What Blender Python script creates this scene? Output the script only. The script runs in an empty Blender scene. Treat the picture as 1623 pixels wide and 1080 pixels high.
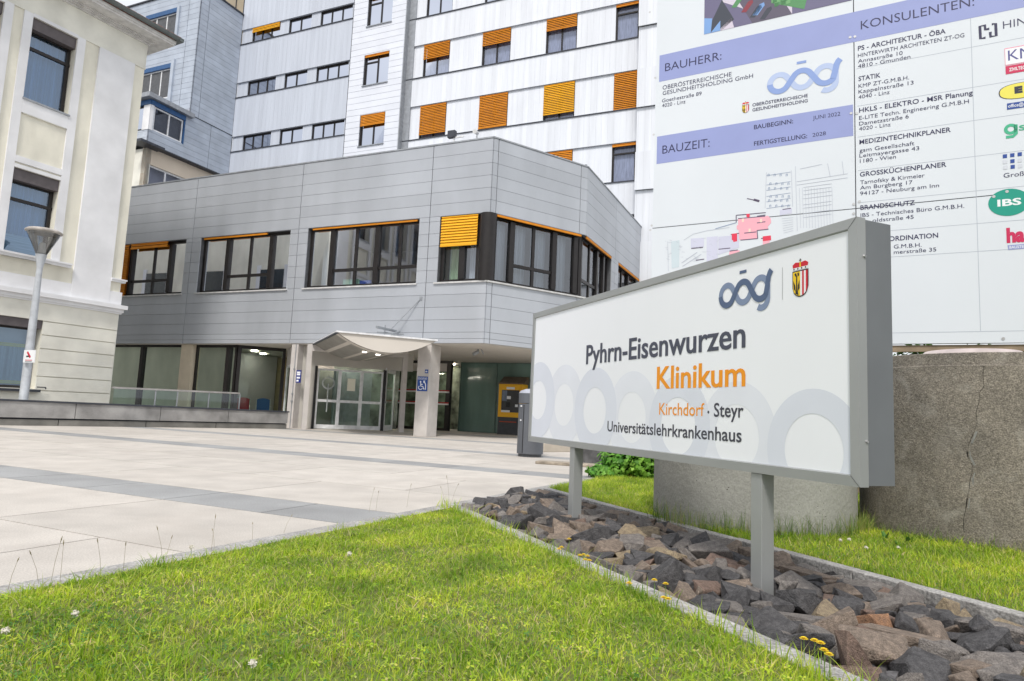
import bpy, bmesh, math, random
import numpy as np
from mathutils import Vector, Matrix
R=math.radians
random.seed(7); rng=np.random.default_rng(11)
sc=bpy.context.scene
# ------------------------------------------------------------------ camera
H=0.85; F=1056.5; CX,CY=811.5,540.0
_p,_r=R(6.214),R(2.566)
_f=np.array([0,math.cos(_p),math.sin(_p)]); _x=np.array([1.,0,0]); _u=np.cross(_x,_f)
RR=math.cos(_r)*_x+math.sin(_r)*_u; UU=-math.sin(_r)*_x+math.cos(_r)*_u
CAM=np.array([0,0,H])
cd=bpy.data.cameras.new('camera'); cam=bpy.data.objects.new('camera',cd); sc.collection.objects.link(cam)
cd.sensor_width=36; cd.lens=36*F/1623; cd.clip_start=0.05; cd.clip_end=2000
M=Matrix([[RR[0],UU[0],-_f[0],0],[RR[1],UU[1],-_f[1],0],[RR[2],UU[2],-_f[2],H],[0,0,0,1]])
cam.matrix_world=M; sc.camera=cam
# ------------------------------------------------------------------ world, sun, exposure
SUN_AZ=R(188); SUN_EL=R(52)            # azimuth clockwise from +Y: behind the camera
w=bpy.data.worlds.new('World'); sc.world=w; w.use_nodes=True; nt=w.node_tree; nt.nodes.clear()
out=nt.nodes.new('ShaderNodeOutputWorld'); bg=nt.nodes.new('ShaderNodeBackground'); bg.inputs[1].default_value=0.105
sky=nt.nodes.new('ShaderNodeTexSky'); sky.sky_type='NISHITA'; sky.sun_disc=False
sky.sun_elevation=SUN_EL; sky.sun_rotation=SUN_AZ; sky.air_density=1.6; sky.dust_density=4; sky.ozone_density=1
tc=nt.nodes.new('ShaderNodeTexCoord'); nz=nt.nodes.new('ShaderNodeTexNoise'); nz.inputs['Scale'].default_value=2.2; nz.inputs['Detail'].default_value=5
cr=nt.nodes.new('ShaderNodeValToRGB'); cr.color_ramp.elements[0].position=.3; cr.color_ramp.elements[0].color=(6.2,6.5,7.1,1)
cr.color_ramp.elements[1].position=.7; cr.color_ramp.elements[1].color=(10.5,10.6,10.8,1)
mx=nt.nodes.new('ShaderNodeMixRGB'); mx.inputs[0].default_value=.86
nt.links.new(tc.outputs['Generated'],nz.inputs['Vector']); nt.links.new(nz.outputs[0],cr.inputs[0])
nt.links.new(sky.outputs[0],mx.inputs[1]); nt.links.new(cr.outputs[0],mx.inputs[2]); nt.links.new(mx.outputs[0],bg.inputs[0]); nt.links.new(bg.outputs[0],out.inputs[0])
sd=bpy.data.lights.new('sun','SUN'); sd.energy=2.2; sd.angle=R(11); sd.color=(1,.95,.88)
so=bpy.data.objects.new('sun',sd); sc.collection.objects.link(so)
sv=Vector((math.sin(SUN_AZ)*math.cos(SUN_EL),math.cos(SUN_AZ)*math.cos(SUN_EL),math.sin(SUN_EL)))
so.rotation_euler=sv.to_track_quat('Z','Y').to_euler(); so.location=(0,-10,20)
sc.view_settings.view_transform='Standard'; sc.view_settings.look='None'; sc.view_settings.exposure=0.33; sc.view_settings.gamma=1
sc.cycles.max_bounces=8; sc.cycles.transparent_max_bounces=24
# ------------------------------------------------------------------ measuring helpers
def ray(x,y): return F*_f+(x-CX)*RR-(y-CY)*UU
def gnd(x,y,z=0.0):
    d=ray(x,y); t=(z-H)/d[2]; return CAM+t*d
class Pl:                               # a vertical plane: u runs along azimuth az, o is distance out of it (towards the viewer)
    def __init__(s,p0,az,off=0.0):
        a=R(az); s.az=az; s.d=np.array([math.sin(a),math.cos(a),0.]); n=np.array([math.cos(a),-math.sin(a),0.])
        s.p=np.array([p0[0],p0[1],0.])
        if (CAM-s.p)@n<0: n=-n
        s.o=n; s.p=s.p+n*off
        s.rt=1.0 if np.cross(s.d,[0,0,1.])@s.o>0 else -1.0   # sign of u that reads left to right
    def uz(s,x,y,o=0.0):
        d=ray(x,y); q=s.p+s.o*o; t=((q-CAM)@s.o)/(d@s.o); P=CAM+t*d; return float((P-s.p)@s.d),float(P[2])
    def P(s,u,z,o=0.0):
        q=s.p+s.d*u+s.o*o; return (q[0],q[1],z)
    def sub(s,u,az=None,off=0.0):
        q=s.p+s.d*u; return Pl(q,s.az if az is None else az,off)
# ------------------------------------------------------------------ materials
MATS={}
def nodes(name):
    m=bpy.data.materials.new(name); m.use_nodes=True; t=m.node_tree; b=t.nodes['Principled BSDF']; return m,t,b
def mat(name,col,rough=.6,metal=0.0,var=.12,scale=6,bump=0.0,bscale=60,detail=4,col2=None,spec=.5,stretch=None,isl=0.0,trans=0.0):
    if name in MATS: return MATS[name]
    m,t,b=nodes(name); L=t.links
    tcn=t.nodes.new('ShaderNodeTexCoord'); mp=t.nodes.new('ShaderNodeMapping'); L.new(tcn.outputs['Object'],mp.inputs[0])
    if stretch: mp.inputs['Scale'].default_value=stretch
    n=t.nodes.new('ShaderNodeTexNoise'); n.inputs['Scale'].default_value=scale; n.inputs['Detail'].default_value=detail; L.new(mp.outputs[0],n.inputs['Vector'])
    r=t.nodes.new('ShaderNodeValToRGB'); c2=col2 if col2 else tuple(c*(1-var*1.6) for c in col)
    c1=col if col2 else tuple(min(1,c*(1+var*.6)) for c in col)
    r.color_ramp.elements[0].position=.32; r.color_ramp.elements[0].color=(*c2,1); r.color_ramp.elements[1].position=.68; r.color_ramp.elements[1].color=(*c1,1)
    L.new(n.outputs[0],r.inputs[0]); src=r.outputs[0]
    if isl>0:
        g=t.nodes.new('ShaderNodeNewGeometry'); hs=t.nodes.new('ShaderNodeHueSaturation'); mr=t.nodes.new('ShaderNodeMapRange')
        mr.inputs[3].default_value=1-isl; mr.inputs[4].default_value=1+isl; L.new(g.outputs['Random Per Island'],mr.inputs[0]); L.new(mr.outputs[0],hs.inputs['Value']); L.new(src,hs.inputs['Color']); src=hs.outputs[0]
    L.new(src,b.inputs['Base Color']); b.inputs['Roughness'].default_value=rough; b.inputs['Metallic'].default_value=metal; b.inputs['Specular IOR Level'].default_value=spec
    if bump>0:
        n2=t.nodes.new('ShaderNodeTexNoise'); n2.inputs['Scale'].default_value=bscale; n2.inputs['Detail'].default_value=6; L.new(tcn.outputs['Object'],n2.inputs['Vector'])
        bp=t.nodes.new('ShaderNodeBump'); bp.inputs['Strength'].default_value=bump; bp.inputs['Distance'].default_value=.02; L.new(n2.outputs[0],bp.inputs['Height']); L.new(bp.outputs[0],b.inputs['Normal'])
    MATS[name]=m; return m
def glass(name,tint,refl,rough=0.02,ior=1.5,wav=0.0,gc=(.92,.95,1)):       # thin pane: clear part + mirror part, more mirror at grazing angles
    if name in MATS: return MATS[name]
    m,t,b=nodes(name); L=t.links; t.nodes.remove(b); o=t.nodes['Material Output']
    tr=t.nodes.new('ShaderNodeBsdfTransparent'); tr.inputs[0].default_value=(*tint,1)
    gl=t.nodes.new('ShaderNodeBsdfGlossy'); gl.inputs['Roughness'].default_value=rough; gl.inputs[0].default_value=(*gc,1)
    fr=t.nodes.new('ShaderNodeFresnel'); fr.inputs[0].default_value=ior; ad=t.nodes.new('ShaderNodeMath'); ad.operation='ADD'; ad.use_clamp=True; ad.inputs[1].default_value=refl
    L.new(fr.outputs[0],ad.inputs[0]); mi=t.nodes.new('ShaderNodeMixShader'); L.new(ad.outputs[0],mi.inputs[0]); L.new(tr.outputs[0],mi.inputs[1]); L.new(gl.outputs[0],mi.inputs[2]); L.new(mi.outputs[0],o.inputs[0])
    if wav:
        n=t.nodes.new('ShaderNodeTexNoise'); n.inputs['Scale'].default_value=.6; tcn=t.nodes.new('ShaderNodeTexCoord'); L.new(tcn.outputs['Object'],n.inputs['Vector'])
        bp=t.nodes.new('ShaderNodeBump'); bp.inputs['Strength'].default_value=wav; L.new(n.outputs[0],bp.inputs['Height']); L.new(bp.outputs[0],gl.inputs['Normal'])
    MATS[name]=m; return m
def emis(name,col,s):
    m,t,b=nodes(name); b.inputs['Base Color'].default_value=(*col,1); b.inputs['Emission Color'].default_value=(*col,1); b.inputs['Emission Strength'].default_value=s; MATS[name]=m; return m
CLAD=mat('silver_cladding',(.445,.47,.515),.42,.22,.07,.8,isl=.045,stretch=(1,1,.35))
CLAD_GAP=mat('cladding_shadow_gap',(.10,.105,.115),.8)
TOWER=mat('white_profiled_metal',(.72,.75,.81),.45,.0,.06,1.2,stretch=(3,3,.15),isl=.02)
TOWER_L=mat('pale_grey_profiled_metal',(.52,.56,.64),.45,.0,.06,1.2,stretch=(3,3,.15),isl=.02)
STRIPM=mat('white_panel_strip',(.70,.73,.80),.45,.0,.04,1,isl=.02)
WINGM=mat('blue_grey_shingle',(.43,.48,.56),.5,.15,.08,1.5,isl=.05)
DKTRIM=mat('dark_trim_metal',(.055,.06,.075),.5,.3)
GREYTRIM=mat('grey_trim_metal',(.33,.35,.38),.45,.3)
FRAME=mat('dark_bronze_frame',(.022,.019,.019),.4,.3)
WFRAME=mat('white_window_frame',(.75,.76,.78),.4)
BLUEP=mat('blue_panel',(.02,.09,.24),.45)
CREAM=mat('cream_render',(.78,.755,.655),.9,0,.10,1.6,bump=.25,bscale=40,stretch=(1,1,.45),detail=8)
CREAM2=mat('cream_smooth_render',(.77,.76,.69),.9,0,.10,1.3,bump=.10,bscale=60)
PINKC=mat('pale_apricot_render',(.72,.62,.50),.9,0,.04,1)
WHITEP=mat('white_render',(.77,.775,.80),.85,0,.08,1.1,bump=.06,bscale=60)
ORANGE=mat('orange_blind',(.66,.235,.006),.75,0,.08,3,isl=.08)
YELLOW=mat('yellow_blind',(.82,.40,.006),.7,0,.05,3,isl=.05)
CURT=mat('white_curtain',(.62,.66,.72),.9,0,.2,14,stretch=(1,1,.02))
CURTG=mat('green_curtain',(.30,.50,.28),.9,0,.2,14,stretch=(1,1,.02))
CURTC=mat('cream_curtain',(.62,.60,.44),.9,0,.2,14,stretch=(1,1,.02))
ROOMW=mat('room_wall',(.50,.48,.50),.9,0,.06,.5)
ROOMD=mat('room_floor',(.22,.2,.19),.8)
GL=glass('window_glass',(.78,.82,.86),.11,wav=.06)
GLT=glass('tower_window_glass',(.74,.78,.88),.08,wav=.06,gc=(.56,.59,.67))
GLO=glass('old_window_glass',(.60,.74,.90),.16,wav=.05,gc=(.66,.80,.98))
GLG=glass('green_lobby_glass',(.62,.74,.68),.03,wav=.03,gc=(.55,.62,.55))
GLR=glass('railing_glass',(.72,.88,.82),.05)
CONC=mat('smooth_concrete',(.30,.29,.275),.9,0,.14,1.8,bump=.3,bscale=35)
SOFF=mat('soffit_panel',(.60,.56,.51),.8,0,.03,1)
PCONC=mat('painted_concrete',(.56,.53,.51),.85,0,.06,3,bump=.12,bscale=50)
ALU=mat('grey_coated_aluminium',(.37,.385,.39),.42,.35,.05,2)
ALUD=mat('ribbed_aluminium',(.29,.31,.335),.45,.35,.05,2)
SIGNW=mat('sign_white_face',(.85,.875,.93),.35,0,.02,.8,stretch=(1,1,.2))
BOARDW=mat('board_white_sheet',(.70,.745,.80),.3,0,.02,.6)
BLACK=mat('black_rubber',(.012,.012,.014),.5)
LOBF=mat('lobby_wall_wood',(.30,.24,.13),.7,0,.12,1,stretch=(1,1,5))
def flat(name,srgb,rough=.5):
    if name in MATS: return MATS[name]
    lin=[((c/255+.055)/1.055)**2.4 if c>10 else c/255/12.92 for c in srgb]
    return mat(name,tuple(lin),rough,0,.02,3)
# ------------------------------------------------------------------ mesh helpers
COL=sc.collection
class MB:
    def __init__(s): s.v=[]; s.f=[]; s.m=[]; s.sm=False
    def add(s,vs,fs,mi=0):
        k=len(s.v); s.v+= [tuple(map(float,p)) for p in vs]; s.f+=[tuple(i+k for i in f) for f in fs]; s.m+=[mi]*len(fs)
    def quad(s,a,b,c,d,mi=0): s.add([a,b,c,d],[(0,1,2,3)],mi)
    def hexa(s,p,mi=0): s.add(p,[(0,3,2,1),(4,5,6,7),(0,1,5,4),(1,2,6,5),(2,3,7,6),(3,0,4,7)],mi)
    def box(s,pl,u0,u1,z0,z1,o0,o1,mi=0):
        s.hexa([pl.P(u0,z0,o0),pl.P(u1,z0,o0),pl.P(u1,z0,o1),pl.P(u0,z0,o1),pl.P(u0,z1,o0),pl.P(u1,z1,o0),pl.P(u1,z1,o1),pl.P(u0,z1,o1)],mi)
    def rect(s,pl,u0,u1,z0,z1,o,mi=0): s.quad(pl.P(u0,z0,o),pl.P(u1,z0,o),pl.P(u1,z1,o),pl.P(u0,z1,o),mi)
    def bx(s,c,sz,rz=0,mi=0):
        a=math.cos(rz),math.sin(rz); P=[]
        for z in(-1,1):
            for x,y in((-1,-1),(1,-1),(1,1),(-1,1)):
                X,Y=x*sz[0]/2,y*sz[1]/2; P.append((c[0]+X*a[0]-Y*a[1],c[1]+X*a[1]+Y*a[0],c[2]+z*sz[2]/2))
        s.hexa(P,mi)
    def prism(s,pts,z0,z1,mi=0,cap=True):
        n=len(pts); vs=[(p[0],p[1],z0) for p in pts]+[(p[0],p[1],z1) for p in pts]
        fs=[(i,(i+1)%n,(i+1)%n+n,i+n) for i in range(n)]
        if cap: fs+=[tuple(range(n))[::-1],tuple(range(n,2*n))]
        s.add(vs,fs,mi)
    def tube(s,a,b,r0,r1=None,n=10,mi=0,cap=True):
        r1=r0 if r1 is None else r1; a=Vector(a); b=Vector(b); d=(b-a).normalized(); x=d.orthogonal().normalized(); y=d.cross(x)
        vs=[tuple(a+(x*math.cos(2*math.pi*i/n)+y*math.sin(2*math.pi*i/n))*r0) for i in range(n)]+[tuple(b+(x*math.cos(2*math.pi*i/n)+y*math.sin(2*math.pi*i/n))*r1) for i in range(n)]
        fs=[(i,(i+1)%n,(i+1)%n+n,i+n) for i in range(n)]
        if cap: fs+=[tuple(range(n))[::-1],tuple(range(n,2*n))]
        s.add(vs,fs,mi)
    def lathe(s,c,prof,n=32,mi=0,a0=0,a1=2*math.pi):
        full=abs(a1-a0-2*math.pi)<1e-6; k=n if full else n+1; vs=[]
        for r,z in prof:
            for i in range(k):
                a=a0+(a1-a0)*i/n; vs.append((c[0]+r*math.cos(a),c[1]+r*math.sin(a),c[2]+z))
        fs=[]
        for j in range(len(prof)-1):
            for i in range(n):
                i2=(i+1)%k; fs.append((j*k+i,j*k+i2,(j+1)*k+i2,(j+1)*k+i))
        s.add(vs,fs,mi)
    def poly(s,pl,pts,o,mi=0): s.add([pl.P(u,z,o) for u,z in pts],[tuple(range(len(pts)))],mi)
    def build(s,name,mats,parent=None,origin=None,smooth=False,bevel=0,fix=True):
        if not isinstance(mats,(list,tuple)): mats=[mats]
        if parent is not None: origin=parent['_o']
        if origin is None: origin=(0,0,0)
        O=np.array([float(v) for v in origin]); me=bpy.data.meshes.new(name)
        V=np.array(s.v,dtype=float).reshape(-1,3)-O; me.from_pydata(V.tolist(),[],s.f)
        for m in mats: me.materials.append(m)
        me.polygons.foreach_set('material_index',s.m)
        if fix and len(s.f)<60000:
            bm=bmesh.new(); bm.from_mesh(me); bmesh.ops.recalc_face_normals(bm,faces=bm.faces); bm.to_mesh(me); bm.free()
        if smooth: me.polygons.foreach_set('use_smooth',[True]*len(s.f))
        o=bpy.data.objects.new(name,me); COL.objects.link(o); o['_o']=[float(v) for v in O]
        if parent is not None: o.parent=parent
        else: o.location=O
        if smooth:
            try: me.set_sharp_from_angle(angle=R(40))
            except Exception: pass
        if bevel:
            b=o.modifiers.new('bevel','BEVEL'); b.width=bevel; b.segments=2; b.limit_method='ANGLE'
        return o
def tag(o,label=None,cat=None,group=None,kind=None):
    if label: o['label']=label
    if cat: o['category']=cat
    if group: o['group']=group
    if kind: o['kind']=kind
    return o
def thing(name,loc,label,cat,group=None):
    o=bpy.data.objects.new(name,None); COL.objects.link(o); o.location=loc; o['_o']=[float(v) for v in loc]; o.empty_display_size=.2
    return tag(o,label,cat,group)
def cells(pl_b,u0,u1,z0,z1,ops,rows,seams,gap,o0,o1,mi=0,ugap=None):
    """panelled cladding round openings; gaps only on real joints"""
    ug=gap if ugap is None else ugap
    zs=sorted(set([z0,z1]+[z for z in rows if z0<z<z1]+[z for op in ops for z in op[2:4] if z0<z<z1]))
    us=sorted(set([u0,u1]+[u for u in seams if u0<u<u1]+[u for op in ops for u in op[0:2] if u0<u<u1]))
    mb,pl=pl_b
    for i in range(len(zs)-1):
        run=None
        for j in range(len(us)-1):
            a,b,c,d=us[j],us[j+1],zs[i],zs[i+1]; uc,zc=(a+b)/2,(c+d)/2
            if any(op[0]<uc<op[1] and op[2]<zc<op[3] for op in ops): 
                if run: emit(mb,pl,run,zs[i],zs[i+1],rows,seams,gap,ug,o0,o1,mi); run=None
                continue
            if run and a not in seams: run=(run[0],b)
            else:
                if run: emit(mb,pl,run,zs[i],zs[i+1],rows,seams,gap,ug,o0,o1,mi)
                run=(a,b)
        if run: emit(mb,pl,run,zs[i],zs[i+1],rows,seams,gap,ug,o0,o1,mi)
def emit(mb,pl,run,c,d,rows,seams,gap,ug,o0,o1,mi):
    a,b=run; g=gap/2; h=ug/2
    mb.box(pl,a+(h if a in seams else 0),b-(h if b in seams else 0),c+(g if c in rows else 0),d-(g if d in rows else 0),o0,o1,mi)
def frange(a,b,st):
    r=[]; x=a
    while x<b-1e-6: r.append(round(x,4)); x+=st
    return r
def window(par,pl,u0,u1,z0,z1,o,mull=(),trans=(),fw=.07,fm=FRAME,gm=GL,sill=None,dep=.07,thick=(),label=None):
    """frame (the part), pane and sill (sub-parts). trans: (ua,ub,z). thick: mullions of double width"""
    u0,u1=min(u0,u1),max(u0,u1); m=MB(); e=.003
    m.box(pl,u0,u1,z0,z0+fw,o-dep,o); m.box(pl,u0,u1,z1-fw,z1,o-dep,o)
    m.box(pl,u0,u0+fw,z0+fw,z1-fw,o-dep,o); m.box(pl,u1-fw,u1,z0+fw,z1-fw,o-dep,o)
    for q in mull: m.box(pl,q-fw*.5,q+fw*.5,z0+fw,z1-fw,o-dep,o+e)
    for q in thick: m.box(pl,q-fw*.9,q+fw*.9,z0+fw,z1-fw,o-dep,o+.05)
    for (a,b,z) in trans: m.box(pl,min(a,b),max(a,b),z-fw*.5,z+fw*.5,o-dep,o+2*e)
    wn=m.build('window',fm,par)
    if label: wn['label']=label
    g=MB(); g.rect(pl,u0+.02,u1-.02,z0+.02,z1-.02,o-dep*.5); g.build('pane',gm,wn,fix=False)
    if sill is not None:
        s=MB(); s.box(pl,u0-.04,u1+.04,z0-.05,z0-.003,o-dep,sill); s.build('sill',GREYTRIM if fm is FRAME else WHITEP,wn)
    return wn
def blind(wn,pl,u0,u1,z0,z1,o,m=ORANGE,pitch=.075,tilt=.03,cl=.93):
    b=MB(); u0,u1=min(u0,u1),max(u0,u1); z=z1-.03
    while z>z0+.05:
        h=pitch*cl; b.hexa([pl.P(u0,z-h,o+tilt),pl.P(u1,z-h,o+tilt),pl.P(u1,z-h+.003,o+tilt+.004),pl.P(u0,z-h+.003,o+tilt+.004),
                pl.P(u0,z,o-tilt*.3),pl.P(u1,z,o-tilt*.3),pl.P(u1,z+.003,o-tilt*.3+.004),pl.P(u0,z+.003,o-tilt*.3+.004)]); z-=pitch
    b.box(pl,u0,u1,z0-.01,z0+.035,o-.01,o+.035); b.box(pl,u0,u1,z1-.03,z1-.002,o-.03,o+.03)
    r=b.build('blind',m,wn)
    return r
def curtain(wn,pl,u0,u1,z0,z1,o,m=CURT,n=None):
    c=MB(); u0,u1=min(u0,u1),max(u0,u1); n=n or max(6,int((u1-u0)*26)); P=[]
    for i in range(n+1):
        u=u0+(u1-u0)*i/n; oo=o+.035*math.sin(i*1.9)+.012*math.sin(i*5.1); P.append((u,oo))
    for i in range(n): c.quad(pl.P(P[i][0],z0,P[i][1]),pl.P(P[i+1][0],z0,P[i+1][1]),pl.P(P[i+1][0],z1,P[i+1][1]),pl.P(P[i][0],z1,P[i][1]))
    return c.build('curtain',m,wn,fix=False)
# ------------------------------------------------------------------ text
_caps={}
def text_mesh(body,bold=0.0):
    cu=bpy.data.curves.new('t','FONT'); cu.body=body; cu.size=1; cu.offset=bold; cu.resolution_u=3; cu.fill_mode='FRONT'
    o=bpy.data.objects.new('t',cu); COL.objects.link(o); dg=bpy.context.evaluated_depsgraph_get(); dg.update(); me=o.evaluated_get(dg).to_mesh()
    V=[tuple(v.co) for v in me.vertices]; Fc=[tuple(p.vertices) for p in me.polygons]
    o.evaluated_get(dg).to_mesh_clear(); bpy.data.objects.remove(o); bpy.data.curves.remove(cu); return V,Fc
def cap_h():
    if 'c' not in _caps:
        V,_=text_mesh('H'); _caps['c']=max(v[1] for v in V)
    return _caps['c']
def put_text(mb,pl,body,uL,uR,zL,zR,cap,o,mi=0,bold=0.0):
    V,Fc=text_mesh(body,bold)
    if not V: return
    x0=min(v[0] for v in V); x1=max(v[0] for v in V); sy=cap/cap_h()
    vs=[]
    for x,y,_ in V:
        t=(x-x0)/(x1-x0); vs.append(pl.P(uL+(uR-uL)*t,zL+(zR-zL)*t+y*sy,o))
    mb.add(vs,Fc,mi)
def text_px(mb,pl,body,xl,yl,xr,yr,cap,o,mi=0,bold=0.0):
    a=pl.uz(xl,yl,o); b=pl.uz(xr,yr,o); c=pl.uz(xl,yl-cap,o); z=(a[1]+b[1])/2
    put_text(mb,pl,body,a[0],b[0],z,z,c[1]-a[1],o,mi,bold)
def ribbon(mb,pl,pts,w,o,mi=0,closed=False):
    n=len(pts); L_=[]; R_=[]
    for i in range(n):
        a=pts[max(i-1,0)]; b=pts[min(i+1,n-1)]
        dx,dy=b[0]-a[0],b[1]-a[1]; l=math.hypot(dx,dy) or 1; nx,ny=-dy/l*w/2,dx/l*w/2
        L_.append((pts[i][0]+nx,pts[i][1]+ny)); R_.append((pts[i][0]-nx,pts[i][1]-ny))
    for i in range(n-1): mb.poly(pl,[L_[i],L_[i+1],R_[i+1],R_[i]],o,mi)
def arc(cx,cy,r,a0,a1,n=20): return [(cx+r*math.cos(R(a0+(a1-a0)*i/n)),cy+r*math.sin(R(a0+(a1-a0)*i/n))) for i in range(n+1)]
def logo(mbl,mbd,pl,c1,c3,o,ml=0,md=0,asp=1.0):
    """three interlaced loops; c1, c3 are the first and last loop centres in plane coordinates"""
    s=(c3[0]-c1[0])/2; k=1 if s>0 else -1; S=abs(s); r=S/2.42; wd=r*.64; f=math.degrees(math.acos(2*r/S))
    def tr(p): return (c1[0]+k*p[0],c1[1]+(c3[1]-c1[1])*p[0]/(2*S)+p[1]*asp)
    D=arc(0,0,r,180,360-f)+arc(S,0,r,180-f,f)+arc(2*S,0,r,180+f,318)+[(2*S+r*.98,r*.25),(2*S+r*1.12,r*.95),(2*S+r*1.3,r*1.3),(2*S+r*1.5,r*1.5)]
    Lw=arc(0,0,r,180,f)+arc(S,0,r,180+f,360-f)+arc(2*S,0,r,180-f,0)+[(2*S+r,-r*.8)]+arc(2*S+r*.15,-r*1.0,r*.85,0,-125,14)
    ribbon(mbl,pl,[tr(p) for p in Lw],wd,o,ml); ribbon(mbd,pl,[tr(p) for p in D],wd,o+.0012,md)
    mbd.poly(pl,[tr(p) for p in((S-r*.55,r*1.85),(S+r*.45,r*1.85),(S+r*.45,r*2.15),(S-r*.55,r*2.15))],o,md)
def shield(mb,pl,cu,cz,w,h,o,k,mi):      # mi: dict of material slots; k=+1/-1 reading direction
    def P(x,y): return (cu+k*x*w/2,cz+y*h/2)
    def sh(s,x0,x1):
        pts=[P(x0*s,.98*s),P(x1*s,.98*s)]; N=10
        top=[x0,x1]
        def bot(x): return -.25-.73*math.sqrt(max(0,1-x*x))
        return [P(x0*s,.98*s),P(x1*s,.98*s)]+[P((x1+(x0-x1)*i/N)*s,bot(x1+(x0-x1)*i/N)*s) for i in range(N+1)]
    mb.poly(pl,sh(1.0,-1,1),o,mi['k']); 
    mb.poly(pl,sh(.92,-1,0),o+.0006,mi['y'])
    for i in range(4): mb.poly(pl,sh(.92,i*.25,(i+1)*.25),o+.0006,mi['r'] if i%2 else mi['w'])
    e=o+.0012                                 # eagle: heads, body, wings, tail
    for pts in ([(-.72,.78),(-.5,.84),(-.42,.62),(-.6,.56)],[(-.35,.8),(-.16,.84),(-.12,.6),(-.3,.56)],[(-.5,.62),(-.36,.62),(-.34,-.5),(-.52,-.5)],
                [(-.88,.3),(-.62,-.1),(-.56,-.55),(-.8,-.35)],[(-.08,.3),(-.28,-.1),(-.3,-.55),(-.06,-.35)],[(-.55,-.5),(-.3,-.5),(-.2,-.85),(-.62,-.72)]):
        mb.poly(pl,[P(*p) for p in pts],e,mi['k'])
    mb.poly(pl,[P(x,y) for x,y in((-.9,1.03),(.9,1.03),(.95,1.22),(-.95,1.22))],o,mi['w'])
    for i in range(4): mb.poly(pl,[P(-.78+i*.48+dx,1.12+dy) for dx,dy in((-.07,-.05),(.07,-.05),(.07,.07),(-.07,.07))],o+.0006,mi['k'])
    mb.poly(pl,[P(x,y) for x,y in((-.92,1.22),(.92,1.22),(.98,1.45),(.62,1.62),(0,1.56),(-.62,1.62),(-.98,1.45))],o,mi['r'])
    mb.poly(pl,[P(x,y) for x,y in((-.08,1.22),(.08,1.22),(.08,1.62),(-.08,1.62))],o+.0006,mi['y'])
    mb.poly(pl,[P(x,y) for x,y in((-.05,1.6),(.05,1.6),(.05,1.85),(-.05,1.85))],o,mi['k']); mb.poly(pl,[P(x,y) for x,y in((-.14,1.7),(.14,1.7),(.14,1.76),(-.14,1.76))],o+.0006,mi['k'])
# ================================================================== SETTING: ground
PB=gnd(675.5,692.7); A=Pl(PB,-66.2)                    # front of the grey podium
nb=-A.o; dA=A.d
def un(u,n,z=0.0): q=PB+dA*u+nb*n; return (q[0],q[1],z)
g=MB(); g.quad((-400,-300,-.25),(400,-300,-.25),(400,500,-.25),(-400,500,-.25)); 
tag(g.build('ground',mat('ground_earth',(.20,.19,.17),.95,0,.1,.3),fix=False),kind='structure')
PAVE=mat('granite_paving',(.53,.495,.455),.75,0,.08,2.3,bump=.12,bscale=90,isl=.07,detail=9)
def speck(m,sc_,lo,hi):                               # fine granite speckle multiplied over the base colour
    t=m.node_tree; b=t.nodes['Principled BSDF']; L=t.links; src=b.inputs['Base Color'].links[0].from_socket
    v=t.nodes.new('ShaderNodeTexNoise'); v.inputs['Scale'].default_value=sc_; v.inputs['Detail'].default_value=3; tcn=t.nodes.new('ShaderNodeTexCoord'); L.new(tcn.outputs['Object'],v.inputs['Vector'])
    mr=t.nodes.new('ShaderNodeMapRange'); mr.inputs[1].default_value=.35; mr.inputs[2].default_value=.65; mr.inputs[3].default_value=lo; mr.inputs[4].default_value=hi; L.new(v.outputs[0],mr.inputs[0])
    hs=t.nodes.new('ShaderNodeHueSaturation'); L.new(mr.outputs[0],hs.inputs['Value']); L.new(src,hs.inputs['Color']); L.new(hs.outputs[0],b.inputs['Base Color'])
speck(PAVE,110,.84,1.1)
BAND=mat('grey_granite_band',(.33,.335,.34),.7,0,.1,1.5,bump=.12,bscale=90,isl=.09); speck(BAND,110,.75,1.15)
KERB=mat('light_granite_kerb',(.42,.41,.40),.85,0,.2,5,bump=.4,bscale=60); speck(KERB,70,.6,1.2)
def stain(m,scale,lo,col):                               # irregular dirt patches with a shape of their own
    t=m.node_tree; b=t.nodes['Principled BSDF']; L=t.links; src=b.inputs['Base Color'].links[0].from_socket
    tcn=t.nodes.new('ShaderNodeTexCoord'); v=t.nodes.new('ShaderNodeTexNoise'); v.inputs['Scale'].default_value=scale; v.inputs['Detail'].default_value=10; v.inputs['Roughness'].default_value=.65; v.inputs['Distortion'].default_value=.8; L.new(tcn.outputs['Object'],v.inputs['Vector'])
    mr=t.nodes.new('ShaderNodeMapRange'); mr.inputs[1].default_value=.52; mr.inputs[2].default_value=.72; mr.inputs[3].default_value=0; mr.inputs[4].default_value=lo; L.new(v.outputs[0],mr.inputs[0])
    mi=t.nodes.new('ShaderNodeMixRGB'); mi.inputs[2].default_value=(*col,1); L.new(mr.outputs[0],mi.inputs[0]); L.new(src,mi.inputs[1]); L.new(mi.outputs[0],b.inputs['Base Color'])
stain(PAVE,.8,.42,(.40,.36,.32)); stain(PAVE,5.5,.3,(.42,.385,.35)); stain(BAND,1.3,.4,(.22,.215,.21)); stain(KERB,6,.4,(.2,.19,.17))
stain(CREAM,.9,.14,(.45,.42,.34)); stain(CREAM2,.9,.12,(.47,.44,.36)); stain(WHITEP,.8,.12,(.50,.50,.50)); stain(CLAD,.6,.18,(.34,.36,.39)); stain(PCONC,2.2,.3,(.36,.33,.30)); stain(TOWER,.35,.15,(.5,.52,.56))
azb=R(-65.5); bn=np.array([math.cos(azb),-math.sin(azb),0.]); bd=np.array([math.sin(azb),math.cos(azb),0.])
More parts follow.
